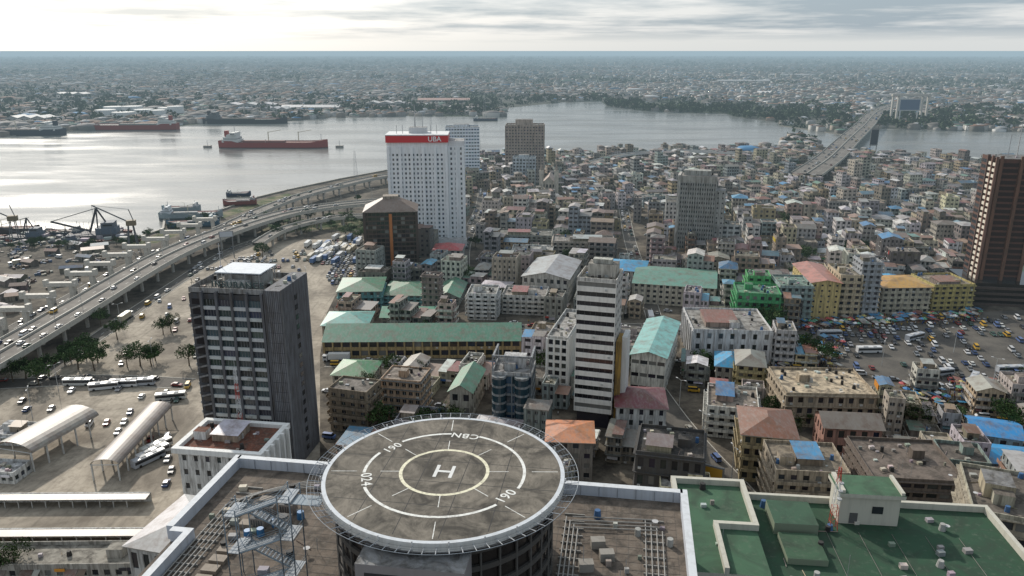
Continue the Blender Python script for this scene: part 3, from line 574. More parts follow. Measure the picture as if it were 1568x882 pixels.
low('white_office_block',783,846,386,412,16,-5,4,'flat',(.4,.4,.38),(.68,.68,.65))
low('concrete_office_block',846,940,372,405,18,-5,6,'flat',(.3,.28,.26),(.42,.38,.33),style='slab')
low('concrete_office_block',760,845,362,385,20,-5,5,'flat',(.2,.2,.18),(.28,.29,.26),style='slab')
low('blue_roofed_block',920,985,414,445,24,-14,4,'hip',(.02,.28,.5),(.5,.5,.5))
low('teal_roofed_factory',972,1092,437,468,36,-14,4,'gable',(.1,.25,.19),(.62,.58,.48),style='fins')
low('white_warehouse',968,1018,545,603,44,-18,3,'gable',(.18,.4,.37),(.68,.66,.6),ww=.85,wh=.3,rise=2)
low('white_institutional_building',1062,1182,508,556,30,-4,3,'flat',(.3,.29,.27),(.68,.68,.68),style='fins',ww=.35,bay=5)
low('maroon_roofed_house',945,1020,624,673,17,-6,3,'hip',(.16,.04,.05),(.64,.64,.62),ww=.4)
low('orange_roofed_house',838,908,676,735,14,-4,4,'hip',(.5,.2,.09),(.25,.23,.21),rise=1.5)
low('green_market_building',1130,1195,452,503,18,-10,5,'flat',(.1,.25,.15),(.08,.36,.15),style='balc')
low('green_market_building',1146,1180,425,480,12,-10,7,'flat',(.1,.25,.15),(.12,.44,.17),style='balc')
low('shophouse_row',1196,1245,440,494,20,-5,6,'flat',(.2,.3,.25),(.3,.38,.36),style='slab')
low('yellow_apartment_block',1244,1288,433,490,36,-5,7,'gable',(.42,.18,.14),(.64,.5,.22),style='punch',ww=.3,wh=.35,rise=1.5)
low('beige_apartment_block',1288,1322,424,487,22,-5,7,'flat',(.3,.27,.22),(.55,.46,.32),style='balc')
low('grey_office_tower',1322,1352,404,486,14,-5,10,'flat',(.3,.3,.3),(.38,.4,.42),style='slab')
low('shophouse_row',1352,1428,440,480,22,3,5,'hip',(.5,.28,.06),(.5,.46,.36),style='slab',rise=2.2)
low('yellow_shophouse_row',1430,1495,438,475,22,4,5,'flat',(.3,.26,.2),(.5,.42,.17),style='slab')
low('blue_roofed_shop',1355,1400,436,460,20,3,3,'hip',(.03,.25,.45),(.5,.5,.5))
low('white_street_building',1085,1160,628,672,20,-14,4,'flat',(.28,.24,.2),(.64,.63,.58),style='balc')
low('yellow_street_building',1130,1170,560,600,16,-14,4,'hip',(.25,.24,.2),(.46,.4,.22),style='balc')
low('blue_roofed_house',1098,1142,562,588,16,-14,2,'hip',(.02,.28,.5),(.5,.46,.4))
low('beige_flat_roofed_building',1205,1342,606,655,24,-3,3,'flat',(.55,.45,.32),(.42,.35,.26),style='slab')
low('brown_roofed_house',1140,1218,668,740,20,-12,4,'hip',(.2,.085,.05),(.4,.33,.2),style='balc')
low('weathered_apartment_block',1190,1300,726,800,18,-6,5,'flat',(.24,.2,.15),(.4,.34,.26),style='balc')
low('weathered_apartment_block',1340,1478,738,820,24,-6,6,'flat',(.16,.13,.11),(.16,.13,.11),style='slab',ww=.8)
low('pink_shop_building',1265,1350,656,700,12,-6,2,'gable',(.2,.17,.14),(.45,.25,.2))
low('blue_roofed_shed',1496,1560,668,694,14,-20,1,'gable',(.02,.22,.5),(.3,.4,.45),rise=2)
low('blue_roofed_shed',1520,1600,712,736,13,-14,1,'gable',(.02,.25,.5),(.3,.4,.45),rise=2)
low('white_shop_building',1012,1090,752,800,10,-8,2,'flat',(.4,.38,.35),(.68,.62,.42),ww=.7)
low('dark_office_building',975,1075,700,780,18,-14,3,'flat',(.05,.05,.05),(.08,.08,.08),style='slab')
e,z,w=low('white_clinic_building',268,400,694,800,17,-8,5,'flat',(.18,.07,.045),(.72,.72,.7),ww=.35,wh=.4); h=w/2; m=MB()
for a,b in (((-h-1.2,-1.2),(h+1.2,.3)),((-h-1.2,16.6),(h+1.2,18.2)),((-h-1.2,.3),(-h+.3,16.6)),((h-.3,.3),(h+1.2,16.6))): m.box(a[0],b[0],a[1],b[1],z-.4,z+1.2,'clean',(.74,.74,.72),bot=True)
for i in range(5): m.box(h+1.2,h+2.2,1+i*3.4,1.7+i*3.4,z-9,z+1.2,'clean',(.72,.72,.7))
m.obj('parapet_frame',parent=e)
low('hip_roofed_annex',188,290,842,940,22,-14,2,'hip',(.42,.42,.41),(.5,.5,.48),rise=2.6)
x,y=site(840,300); e=empty('church',(x,y,0),-.1); m=MB(); block(m,-6,6,0,30,0,12,2,wc=(.55,.5,.42),det=1); gable_roof(m,-6,6,0,30,12,6,.4,(.3,.2,.15),(.5,.47,.4)); m.box(-9,-5,-2,2,0,24,'wall',(.6,.56,.48)); m.box(5,9,-2,2,0,24,'wall',(.6,.56,.48)); 
for sx in (-7,7): m.cyl(sx,0,24,30,2,4,'metalroof',(.3,.25,.2),r1=.1)
m.obj('nave_and_towers',parent=e); exrect(x,y+14,22,36,-.1)
# ---------------------------------------------------------------- terminals (barrel vaults)
def vault(nm,uA,vA,uB,vB,w,z,rise,rc):
    a,b=site(uA,vA,z),site(uB,vB,z); L=math.hypot(b[0]-a[0],b[1]-a[1]); an=math.atan2(b[1]-a[1],b[0]-a[0])
    e=empty(nm,(a[0],a[1],0),an); m=MB(); n=12
    pr=[(-w/2*math.cos(math.pi*i/n),z+rise*math.sin(math.pi*i/n)) for i in range(n+1)]
    seg=int(L/3)
    for k in range(seg):
        x0,x1=L*k/seg,L*(k+1)/seg
        for i in range(n): p,q=pr[i],pr[i+1]; m.poly([(x0,p[0],p[1]),(x0,q[0],q[1]),(x1,q[0],q[1]),(x1,p[0],p[1])],'metalroof',jit(rc,.07))
    m.obj('vaulted_roof',parent=e); m=MB()
    for k in range(int(L/6)+1):
        for s in (-w/2+.4,w/2-.4): m.box(k*6-.2,k*6+.2,s-.2,s+.2,0,z+.2,'plain',(.5,.5,.48))
        m.beam((k*6,-w/2,z),(k*6,w/2,z),.15,'plain',(.5,.5,.48))
    m.obj('columns',parent=e)
vault('bus_terminal_shed',20,690,125,632,15,6.5,3,(.34,.31,.27)); vault('bus_terminal_shed',160,712,245,622,9,5.5,2,(.2,.17,.15))
for (uu,vv,dw,dd) in ((30,672,14,10),(10,730,12,8)):
    x,y=site(uu,vv); generic(dw,dd,1,2,'flat',(.66,.66,.64),(.5,.5,.5)).obj('ticket_office',(x,y,0),-.1)
for va,vb_ in ((771,778),(826,836)):
    a,b=site(-250,va),site(232,va-3); m=MB(); L=math.hypot(b[0]-a[0],b[1]-a[1]); m.box(0,L,0,.5,0,3,'wall',(.6,.6,.57)); m.box(0,L,-3.4,-.02,2.6,2.9,'metalroof',(.22,.2,.18),bot=True)
    for k in range(int(L/4)): m.box(k*4,k*4+.25,-3.2,-2.95,0,2.6,'plain',(.4,.4,.38))
    m.obj('boundary_wall_with_canopy',(a[0],a[1],0),math.atan2(b[1]-a[1],b[0]-a[0]))
a=site(100,868); generic(60,10,1,2,'flat',(.4,.38,.34),(.3,.28,.24)).obj('depot_building',(a[0],a[1],0),.02)
# ---------------------------------------------------------------- foreground: bank building with helipad
cb=empty('central_bank_building_with_helipad',(-9.9,102,0),-8.5*D2R); ZP=71.0; RP=17.6; ZR=55.0
m=MB(); m.cyl(0,0,ZP-1.2,ZP,RP,96,'clean',(.6,.6,.58),tm='pad',tc=(0,0,0)); m.obj('helipad_deck',parent=cb)
def ring(m,r0,r1,z,mat,c,gaps=(),n=144):
    for i in range(n):
        a=360*i/n
        if any(abs((a+1.25-g+180)%360-180)<hw for g,hw in gaps): continue
        t0,t1=2*math.pi*i/n,2*math.pi*(i+1)/n
        m.poly([(r0*math.cos(t0),r0*math.sin(t0),z),(r1*math.cos(t0),r1*math.sin(t0),z),(r1*math.cos(t1),r1*math.sin(t1),z),(r0*math.cos(t1),r0*math.sin(t1),z)],mat,c)
m=MB(); GA=[(86,12),(-28,12),(200,11),(149,12)]
ring(m,RP-.6,RP-.02,ZP+.012,'clean',(.55,.58,.61)); ring(m,11.5,11.95,ZP+.012,'marking',(0,0,0),GA); 
ring(m,6.1,6.6,ZP+.014,'yellowpaint',(0,0,0)); 
for a in range(8,368,45):
    for r0,r1 in ((6.6,9.4),(12.8,16.6)):
        ca,sa=math.cos(a*D2R),math.sin(a*D2R); w_=.06; m.poly([(r0*ca+sa*w_,r0*sa-ca*w_,ZP+.01),(r1*ca+sa*w_,r1*sa-ca*w_,ZP+.01),(r1*ca-sa*w_,r1*sa+ca*w_,ZP+.01),(r0*ca-sa*w_,r0*sa+ca*w_,ZP+.01)],'marking',(0,0,0))
m.obj('painted_rings',parent=cb); m=MB()
for k in (-9,-3,3,9):
    L=math.sqrt(16.5**2-k*k)
    m.box(k-.06,k+.06,-L,L,ZP+.001,ZP+.007,'plain',(.025,.025,.025)); m.box(-L,L,k-.06,k+.06,ZP+.001,ZP+.006,'plain',(.025,.025,.025))
m.obj('panel_joints',parent=cb)
MM=MATS['marking']
for s_,a,sz in (('CBN',86,2.1),('190',-28,2.2),('024',200,2.2),('061',149,2.0)):
    text(s_,sz,cb,(11.3*math.cos(a*D2R),11.3*math.sin(a*D2R),ZP+.03),(0,0,(a+90)*D2R),MM,0,'painted_lettering',.03,1.1)
m=MB(); 
for s in (-1.15,1.15): m.box(s-.25,s+.25,-1.7,1.7,ZP+.008,ZP+.02,'clean',(.66,.66,.64))
m.box(-.9,.9,-.25,.25,ZP+.008,ZP+.02,'clean',(.66,.66,.64)); m.obj('painted_letter_h',parent=cb)
m=MB(); n=72 # safety net frame
for i in range(n):
    a=2*math.pi*i/n; b=2*math.pi*(i+1)/n; ca,sa=math.cos(a),math.sin(a)
    m.beam((RP*ca,RP*sa,ZP-.5),(19.6*ca,19.6*sa,ZP-.15),.06,'plain',(.4,.42,.44)); m.beam((16*ca,16*sa,ZP-2.2),(18.6*ca,18.6*sa,ZP-.4),.05,'plain',(.35,.36,.38))
    m.beam((19.6*ca,19.6*sa,ZP-.18),(19.6*math.cos(b),19.6*math.sin(b),ZP-.18),.05,'plain',(.36,.38,.4))
    if i%3==0: m.beam((17.75*ca,17.75*sa,ZP-.2),(17.75*ca,17.75*sa,ZP+.35),.1,'plain',(.6,.6,.6),6)
for r in (18.1,18.6,19.1):
    for i in range(n): a=2*math.pi*i/n; b=2*math.pi*(i+1)/n; m.beam((r*math.cos(a),r*math.sin(a),ZP-.25),(r*math.cos(b),r*math.sin(b),ZP-.25),.02,'plain',(.25,.26,.28),3)
m.obj('safety_net_frame',parent=cb)
m=MB(); 
for k in range(5):
    z0=ZR-2+k*3; m.cyl(0,0,z0,z0+.8,16,72,'plain',(.07,.065,.06)); m.cyl(0,0,z0+.8,z0+3,15.6,72,'glass',(.02,.017,.016))
m.cyl(0,0,ZP-3.1,ZP-1.9,16.2,72,'plain',(.06,.055,.05))
for i in range(36):
    a=2*math.pi*i/36; m.beam((15.9*math.cos(a),15.9*math.sin(a),ZR),(15.9*math.cos(a),15.9*math.sin(a),ZP-1.95),.18,'plain',(.09,.085,.08))
m.cyl(0,0,ZP-1.9,ZP-1.25,16.8,72,'plain',(.3,.3,.3)); m.obj('glass_drum',parent=cb)
m=MB(); m.box(-7,7,-19.5,-15,ZR-6,ZP-2.4,'clean',(.26,.24,.24),'flatroof',(.3,.3,.3)); m.box(-5.8,-.6,-19.6,-19.4,ZR,ZP-3.6,'glass',DK); m.box(.6,5.8,-19.6,-19.4,ZR,ZP-3.6,'glass',DK); m.obj('lift_lobby_block',parent=cb)
m=MB(); X0,X1,Y0,Y1=-45,36,-30,22.6; LIL=(.5,.53,.58)
m.box(X0,X1,Y0,Y1,0,ZR,'wall',(.45,.45,.45),'flatroof',(.16,.13,.105)); m.obj('main_block',parent=cb); m=MB()
def par(x0,x1,y0,y1,h=2): m.box(x0,x1,y0,y1,ZR-.5,ZR+h,'clean',LIL,'clean',(.6,.62,.64))
par(X0-.4,X1+.4,Y1,Y1+1.2); par(X0-1.2,X0,0.5,Y1+1.2); par(X0,X0+3.6,-.7,.5); par(X0+2.4,X0+3.6,Y0,-.7); par(X1,X1+1.2,Y0,Y1+1.2)
for x in np.arange(X0+3,X1,3.2): m.box(x,x+.12,Y1-.12,Y1,ZR,ZR+1.9,'plain',(.3,.32,.35))
m.obj('roof_parapet',parent=cb)
m=MB(); PG=(.26,.25,.23)
for k in range(5):
    x=-41+k*.8; c_=(.3,.29,.27); m.beam((x,-20,ZR+.4),(x,10+k*.8,ZR+.4),.11,'plain',c_,6); m.beam((x,10+k*.8,ZR+.4),(x+3,14+k*.6,ZR+.4),.11,'plain',c_,6); m.beam((x+3,14+k*.6,ZR+.4),(-30,17+k*.6,ZR+.4),.11,'plain',c_,6); m.beam((-30,17+k*.6,ZR+.4),(-15,17.5+k*.6,ZR+.4),.11,'plain',c_,6)
for k in range(4): m.beam((17+k*.7,-22,ZR+.4),(17+k*.7,15-k,ZR+.4),.12,'plain',(.3,.29,.27),6)
for k in range(4): m.beam((30+k*.9,-22,ZR+.4),(30+k*.9,16-k,ZR+.4),.1,'plain',(.3,.29,.27),6); m.beam((18,15-k,ZR+.5),(32,16-k,ZR+.5),.1,'plain',(.3,.29,.27),6)
for y in np.arange(-20,18,2): m.box(16.6,20,y,y+.2,ZR,ZR+.3,'plain',PG); m.box(29.6,33,y,y+.2,ZR,ZR+.3,'plain',PG); m.box(-41.4,-37.4,y,y+.2,ZR,ZR+.3,'plain',PG)
for y in np.arange(-10,12,2.4):
    if R()<.6: m.box(-36,-33.5,y,y+1.6,ZR,ZR+.7,'plain',(.24,.2,.16))
for (x,y) in ((-34,8),(-31,9),(-34,4.5),(-30,4.8)):
    m.box(x,x+2.4,y,y+2,ZR,ZR+1.9,'plain',(.26,.22,.19),'flatroof',(.2,.2,.2)); m.cyl(x+1.2,y+1,ZR+1.9,ZR+2.1,.8,12,'plain',(.1,.1,.1))
    for q in range(5): m.box(x+.2+q*.42,x+.4+q*.42,y-.04,y,ZR+.4,ZR+1.6,'plain',(.08,.08,.08))
for (x,y) in ((-31.5,3),(-30.2,5.8),(-27,8.5),(-33.3,2.2)): m.cyl(x,y,ZR,ZR+1.3,.65,14,'paint',(.04,.16,.34),r1=.55)
for (x,y) in ((21,2),(24,5),(22.5,8),(26,-3)): m.obox(x,y,2.2,1.5,ZR,ZR+1.4,.2,'plain',(.28,.26,.23))
clutter(m,-44,-18,-10,20,ZR,26); clutter(m,19,35,-20,20,ZR,22)
for x in np.arange(-43,35,1.9): m.box(x,x+.06,-20,22,ZR+.01,ZR+.02,'plain',(.09,.08,.07))
for y in np.arange(-20,22,1.9): m.box(-43,35,y,y+.06,ZR+.025,ZR+.035,'plain',(.09,.08,.07))
m.obj('roof_pipework_and_plant',parent=cb)
m=MB() # steel staircase
SC=(.24,.29,.33)
for k in range(5):
    z0=ZR+k*3.0; x0,x1=(-28,-21.5) if k%2==0 else (-21.5,-28); yy=-9+(k%2)*1.9
    for o in (-.75,.75):
        m.beam((x0,yy+o,z0),(x1,yy+o,z0+3),.16,'plain',SC)
        for t_ in (.35,.7,1.05): m.beam((x0,yy+o,z0+t_),(x1,yy+o,z0+3+t_),.035,'plain',SC,3)
    for s in range(12): t_=s/12; xs=x0+(x1-x0)*t_; m.box(xs-.2,xs+.2,yy-.7,yy+.7,z0+3*t_,z0+3*t_+.06,'plain',(.26,.29,.32),bot=True)
    xl=x1 if x1>x0 else x1-1.8; m.box(xl,xl+1.8,-9.9,-6.2,z0+2.9,z0+3,'plain',(.34,.37,.4),bot=True)
    for px,py in ((xl,-9.9),(xl+1.8,-9.9),(xl,-6.2),(xl+1.8,-6.2)): m.beam((px,py,ZR),(px,py,z0+4.1),.1,'plain',SC)
    for hh in (3.5,4.05): m.beam((xl,-9.9,z0+hh),(xl+1.8,-9.9,z0+hh),.05,'plain',SC); m.beam((xl,-9.9,z0+hh),(xl,-6.2,z0+hh),.05,'plain',SC); m.beam((xl+1.8,-9.9,z0+hh),(xl+1.8,-6.2,z0+hh),.05,'plain',SC)
m.box(-19.8,-15.5,-9.5,-7,ZP-1.4,ZP-1.3,'plain',SC,bot=True); m.obj('steel_staircase',parent=cb)
# green-roofed office to the right
gb=empty('green_roofed_office_block',(54,126,0),-6*D2R); GR=(.032,.075,.045); CR=(.5,.48,.41)
m=MB(); m.box(-23,38,-22,13,0,43,'wall',(.45,.43,.36),'greenroof',GR); m.obj('main_block',parent=gb); m=MB()
m.box(-22.9,-9,-16,12.6,43,46,'clean',CR,'greenroof',(.06,.125,.075))
for x0,x1,y0,y1 in ((-23.2,-8.7,12.3,13.2),(-23.2,-22.3,-16,12.3),(-9.6,-8.7,-2,12.3),(-16,-8.7,-2.9,-2),(-16.8,-16,-16,-2)): m.box(x0,x1,y0,y1,46,47.2,'clean',CR)
for x0,x1,y0,y1 in ((-8.6,38.4,12.6,13.4),(37.6,38.4,-22,12.6)): m.box(x0,x1,y0,y1,43,44.3,'clean',CR)
m.box(8,19,6,12,43,49,'clean',CR,'greenroof',(.08,.15,.1)); m.box(7.4,19.6,5.4,12.6,49,49.8,'clean',CR,'greenroof',(.07,.14,.085),bot=True); m.box(10,11.5,5.9,6,43.2,45.4,'plain',(.1,.1,.1)); m.box(14,16,5.9,6,45.5,47,'glass',DK)
m.box(7.8,8.6,5.6,12.4,49.8,50.4,'clean',CR); m.box(18.8,19.4,5.6,12.4,49.8,50.4,'clean',CR); m.box(-5,3,1,9,43,45.4,'clean',(.2,.24,.17),'greenroof',(.05,.1,.065)); m.box(-4.5,2.5,-8,0,43,44.2,'clean',(.2,.24,.17),'greenroof',(.05,.1,.06))
clutter(m,-8,36,-15,12,43,26); clutter(m,-22,-10,-10,12,46,5)
for k in range(5): m.beam((5+k*6,-14,43.15),(5+k*6,3,43.15),.06,'plain',(.2,.2,.18),3)
m.obj('roof_terraces',parent=gb)
def lattice(nm,x,y,z0,h,w,parent=None,rw=True):
    m=MB(); n=int(h/1.6)
    for k in range(n):
        za,zb=z0+h*k/n,z0+h*(k+1)/n; wa,wb=w*(1-.7*k/n),w*(1-.7*(k+1)/n); c=((.5,.06,.04) if (k//3)%2==0 else (.7,.7,.7)) if rw else (.35,.35,.35)
        A=[(x+sx*wa/2,y+sy*wa/2,za) for sx,sy in ((-1,-1),(1,-1),(1,1),(-1,1))]; B=[(x+sx*wb/2,y+sy*wb/2,zb) for sx,sy in ((-1,-1),(1,-1),(1,1),(-1,1))]
        for i in range(4): m.beam(A[i],B[i],.06,'paint',c,3); m.beam(A[i],B[(i+1)%4],.035,'paint',c,3); m.beam(B[i],B[(i+1)%4],.035,'paint',c,3)
    m.beam((x,y,z0+h),(x,y,z0+h+3),.04,'paint',(.6,.6,.6),3)
    for k in range(3): m.cyl(x+w*.3,y-w*.3,z0+h*(.5+.13*k),z0+h*(.5+.13*k)+.25,.4,10,'plain',(.5,.5,.5),r1=.45)
    return m.obj(nm,parent=parent)
lattice('roof_antenna_mast',6.5,4,43,13,1.4,gb)
x,y=site(378,735); lattice('telecom_mast',x,y,8,30,1.8)
e,z,w=land('louvred_office_block',1505,1640,800,1000,22,-22); m=MB(); h=w/2
block(m,-h,h,0,22,0,z,9,bay=4,wc=(.36,.32,.25),ww=.9,wh=.5,style='slab',det=2,side=dict(style='slab')); flat_roof(m,-h,h,0,22,z,(.4,.38,.3),(.15,.13,.11),n=26); m.box(-h+3,-h+9,8,15,z,z+3.5,'wall',(.4,.35,.25),'flatroof',(.2,.2,.2)); m.obj('walls',parent=e)
# ---------------------------------------------------------------- generic city fabric
NB=0
def zone(g,ymin,ymax,BW,BD,ST,lw,dens=1.):
    global NB
    cg,sg=math.cos(g),math.sin(g)
    def W(a,b): return (cg*a-sg*b,sg*a+cg*b)
    for ia in range(int(-700/BW),int(1000/BW)):
        for ib in range(0,int(1500/BD)):
            a0=ia*(BW+ST); b0=ib*(BD+ST)
            cx,cy=W(a0+BW/2,b0+BD/2)
            if cy<ymin-60 or cy>ymax+60: continue
            u=upix(cx,max(cy,50)); 
            if u<-250 or u>1820: continue
            for t in np.arange(0,BW,6):
                x,y=W(a0+t,b0-ST/2+C([-1.4,1.4]))
                if x<-130 or (y>560 and upix(x,y)<600): continue
                if R()<.45:
                    if ymin<y<ymax and y<760 and not blocked([(x,y)]): car(x,y,.01,g+C([0,math.pi]))
                elif R()<.3 and ymin<y<420 and not blocked([(x,y)]): inst('pedestrian',C(PPL),(x+1,y,.01),U(0,6))
            hs=C([0,0,1]) # some blocks are taller
            for row in range(2):
                a=a0
                while a<a0+BW-5:
                    l=min(U(*lw),a0+BW-a); d=BD/2-U(.2,2.4); w=l-U(.1,1.0); a1=a+l/2; b1=b0+(BD/4 if row==0 else BD*3/4); a+=l
                    x,y=W(a1+U(-.3,.3),b1+U(-.7,.7))
                    if y<ymin or y>=ymax or w<4 or R()>dens: continue
                    u=upix(x,y)
                    if u<485 or u>1660 or (y>560 and u<(600 if y<800 else 640)): continue
                    ang=g+U(-.05,.05)
                    def tst(w,d):
                        ca,sa=math.cos(ang),math.sin(ang)
                        return blocked([(x+ca*p-sa*q,y+sa*p+ca*q) for p,q in ((-w/2,-d/2),(w/2,-d/2),(w/2,d/2),(-w/2,d/2),(0,0),(0,-d/2),(0,d/2))])
                    if tst(w,d):
                        w*=.6; d*=.6
                        if w<4 or tst(w,d): continue
                    if y<420: nf=C([1,2,2,3,3,4,5]); det=3 if y<270 else 2
                    elif y<620: nf=C([1,2,2,3,3,4,5,6]) ; det=2 if y<500 else 1
                    else: nf=C([1,1,2,2,2,3,3,4]); det=1
                    if hs and R()<.3: nf+=2
                    if R()<.012 and y<900: nf+=4
                    generic(w,d,nf,det,rc=None).obj('low_rise_building' if nf<4 else 'apartment_building',(x,y,0),ang); NB+=1
zone(-13*D2R,182,470,62,27,6,(8,18),.96)
zone(-10*D2R,470,640,60,25,5,(8,17),.96)
zone(9*D2R,640,1060,50,22,3.5,(6,15),.96)
SH=[site(-300,440),site(0,382),site(60,368),site(160,378),site(210,390),site(130,430),site(60,455),site(-300,620)]
for i in range(330):
    x=U(-420,-235); y=U(300,560)
    if not inpoly(x,y,SH) or x>-256: continue
    k=R(); 
    if k<.22:
        m=MB(); w_,d_=U(5,14),U(4,8); m.box(-w_/2,w_/2,-d_/2,d_/2,0,3,'wall',jit((.2,.17,.14),.4)); m.box(-.6,.6,-d_/2-.03,-d_/2,0,2.2,'plain',(.03,.03,.03)); gable_roof(m,-w_/2,w_/2,-d_/2,d_/2,3,1.2,.4,jit(C([(.2,.1,.07),(.13,.12,.11),(.3,.29,.28),(.06,.12,.18)]),.3),(.2,.18,.15)); m.obj('waterfront_shed',(x,y,0),U(-.5,.5))
    elif k<.35: car(x,y,.01,U(0,6))
    elif k<.42: inst('container_truck',C(TRUCKS),(x,y,0),U(0,6))
    else:
        m=MB(); 
        for q in range(16): m.obox(U(-4,4),U(-4,4),U(.6,3),U(.5,2),0,U(.3,1.8),U(0,3),'plain',jit(C([(.1,.07,.05),(.15,.15,.14),(.25,.23,.2),(.08,.12,.2)]),.3))
        m.obj('scrap_pile',(x,y,0))
# ---------------------------------------------------------------- parked vehicles in lots
def fill(poly,x0,x1,y0,y1,dx,dy,a,p):
    ca,sa=math.cos(a),math.sin(a); cx,cy=(x0+x1)/2,(y0+y1)/2
    for i in np.arange(x0-cx,x1-cx,dx):
        for j in np.arange(y0-cy,y1-cy,dy):
            x,y=cx+ca*i-sa*j+U(-.3,.3),cy+sa*i+ca*j+U(-.3,.3)
            dens=p*(1.5 if math.sin(x*.09+y*.05)+math.sin(y*.11-x*.03)>0 else .45)
            if R()>dens: continue
            if inpoly(x,y,poly): car(x,y,.06,a+math.pi/2+U(-.08,.08)+C([0,math.pi]))
def P4(*px): return [site(u,v) for u,v in px]
fill(P4((270,445),(300,418),(400,385),(470,380),(470,420),(400,445)),-190,-100,400,520,2.7,8,.1,.42)
fill(P4((490,400),(500,368),(560,368),(558,430),(510,440)),-120,-60,400,560,2.7,7.5,.05,.7)
fill(P4((60,640),(200,600),(300,600),(260,760),(120,760)),-180,-70,190,300,3,8,.2,.15)
fill(P4((-60,640),(120,590),(300,590),(300,605),(0,640)),-240,-70,240,310,3,8,.1,.22)
fill(P4((150,560),(220,470),(400,400),(470,400),(450,470),(300,480),(300,560)),-200,-60,290,480,6,13,.3,.25)
fill(P4((0,800),(200,800),(180,860),(0,860)),-220,-90,150,210,3,8,.1,.12)
fill(RLOT,80,420,270,440,2.9,7,-.2,.34)
for i in range(34):
    x,y=site(U(470,560),U(366,404)); inst('container_truck',C(TRUCKS),(x,y,.05),1.5+U(-.1,.1))
for (u,v) in ((190,592),(215,590),(160,596),(262,612),(240,690),(235,700),(120,590),(228,708)): x,y=site(u,v); inst('bus',C(BUSES),(x,y,.06),U(0,.3) if v<620 else 1.0)
for (u,v) in ((1490,585),(1530,600),(1440,575),(1330,540),(1545,570),(1270,515),(1400,520)): x,y=site(u,v); inst('bus',C(BUSES),(x,y,.06),U(0,1))
def umb(c):
    m=MB(); m.beam((0,0,0),(0,0,2.4),.05,'plain',(.5,.5,.5),4); n=8
    for i in range(n):
        a,b=2*math.pi*i/n,2*math.pi*(i+1)/n; m.poly([(1.5*math.cos(a),1.5*math.sin(a),1.9),(1.5*math.cos(b),1.5*math.sin(b),1.9),(0,0,2.6)],'paint',c if i%2 else tuple(min(.8,x*1.4+.05) for x in c))
    m.box(-.7,.7,-.5,.5,.0,.8,'plain',(.3,.2,.12)); return m.mesh('umbrella_canopy')
UM=[umb(c) for c in ((.03,.15,.35),(.35,.05,.05),(.4,.33,.1),(.55,.55,.55),(.05,.2,.12))]
def stall(c):
    m=MB()
    for sx in (-1.6,1.6):
        for sy in (-1.2,1.2): m.beam((sx,sy,0),(sx,sy,2.2+.2*sy),.05,'plain',(.3,.25,.2),4)
    m.poly([(-1.9,-1.5,1.95),(1.9,-1.5,1.95),(1.9,1.5,2.5),(-1.9,1.5,2.5)],'metalroof',c); m.box(-1.4,1.4,-.9,.4,0,.85,'plain',(.3,.22,.15)); return m.mesh('stall_canopy')
ST_=[stall(c) for c in ((.03,.25,.45),(.3,.28,.25),(.25,.08,.06),(.45,.45,.42),(.03,.2,.4))]
for i in range(420):
    k=R()
    if k<.5: u=U(1190,1500); v=500-(u-1190)*.06+U(-4,9)
    elif k<.8: u,v=U(1380,1600),U(585,625)
    else: u,v=U(1180,1290),U(520,565)
    x,y=site(u,v); q=R()
    if q<.35: inst('market_umbrella',C(UM),(x,y,.03),U(0,1))
    elif q<.75: inst('market_stall',C(ST_),(x,y,.03),U(0,3))
    for j in range(3): inst('pedestrian',C(PPL),(x+U(-5,5),y+U(-4,4),.03),U(0,6))
def billboard(x,y,w,h,z,c,a=0,nm='billboard',fc=(.2,.2,.2),t=.3):
    e=empty(nm,(x,y,0),a); m=MB(); m.box(-w/2,w/2,-.3,.3,z,z+h,'plain',fc,bot=True); m.box(-w/2+w*.06,w/2-w*.06,-.36,-.3,z+h*.07,z+h*.9,'paint',c); m.obj('panel',parent=e); m=MB(); m.cyl(-w*.4,0,0,z,t,8,'plain',fc); m.cyl(w*.4,0,0,z,t,8,'plain',fc); m.obj('posts',parent=e)
    return e
x,y=site(1335,240); billboard(x,y,10,22,14,(.02,.025,.04),0,t=.6)
x,y=site(1389,190); e=billboard(x,y,40,22,24,(.06,.1,.18),0,'gantry_billboard',(.5,.5,.5),1.2); m=MB()
for sx in (-32,-22,22,32): m.box(sx-1.5,sx+1.5,-2,2,0,50,'plain',(.5,.47,.42))
m.box(-35,35,-3,3,50,54,'plain',(.5,.47,.42),bot=True); m.obj('gantry_frame',parent=e)
x,y=site(1085,762); billboard(x,y,8,5,6,(.5,.28,.04),-.5); x,y=site(350,395); billboard(x,y,9,4,14,(.5,.52,.55),.3)
lm=MB(); lm.cyl(0,0,0,10,.13,6,'plain',(.45,.45,.44),r1=.07); lm.beam((0,0,10),(1.6,0,10.4),.06,'plain',(.45,.45,.44)); lm.beam((0,0,10),(-1.6,0,10.4),.06,'plain',(.45,.45,.44)); lm.box(1.3,2.1,-.15,.15,10.3,10.45,'plain',(.6,.6,.6),bot=True); lm.box(-2.1,-1.3,-.15,.15,10.3,10.45,'plain',(.6,.6,.6),bot=True); LM=lm.mesh('lamp_post')
for i in range(0,len(XA)-1,2): inst('street_lamp',LM,(XA[i][0],XA[i][1],9.9),0)
for i in range(0,len(XD)-1,1): inst('street_lamp',LM,(XD[i][0],XD[i][1],11.9),0)
for u,v in ((235,560),(300,505),(360,450),(420,420),(50,640),(90,600),(470,440),(185,500),(1210,560),(1350,560),(1460,540),(1520,590),(1075,680),(1040,625),(1120,735)): x,y=site(u,v); inst('street_lamp',LM,(x,y,0),U(0,3),1.15)
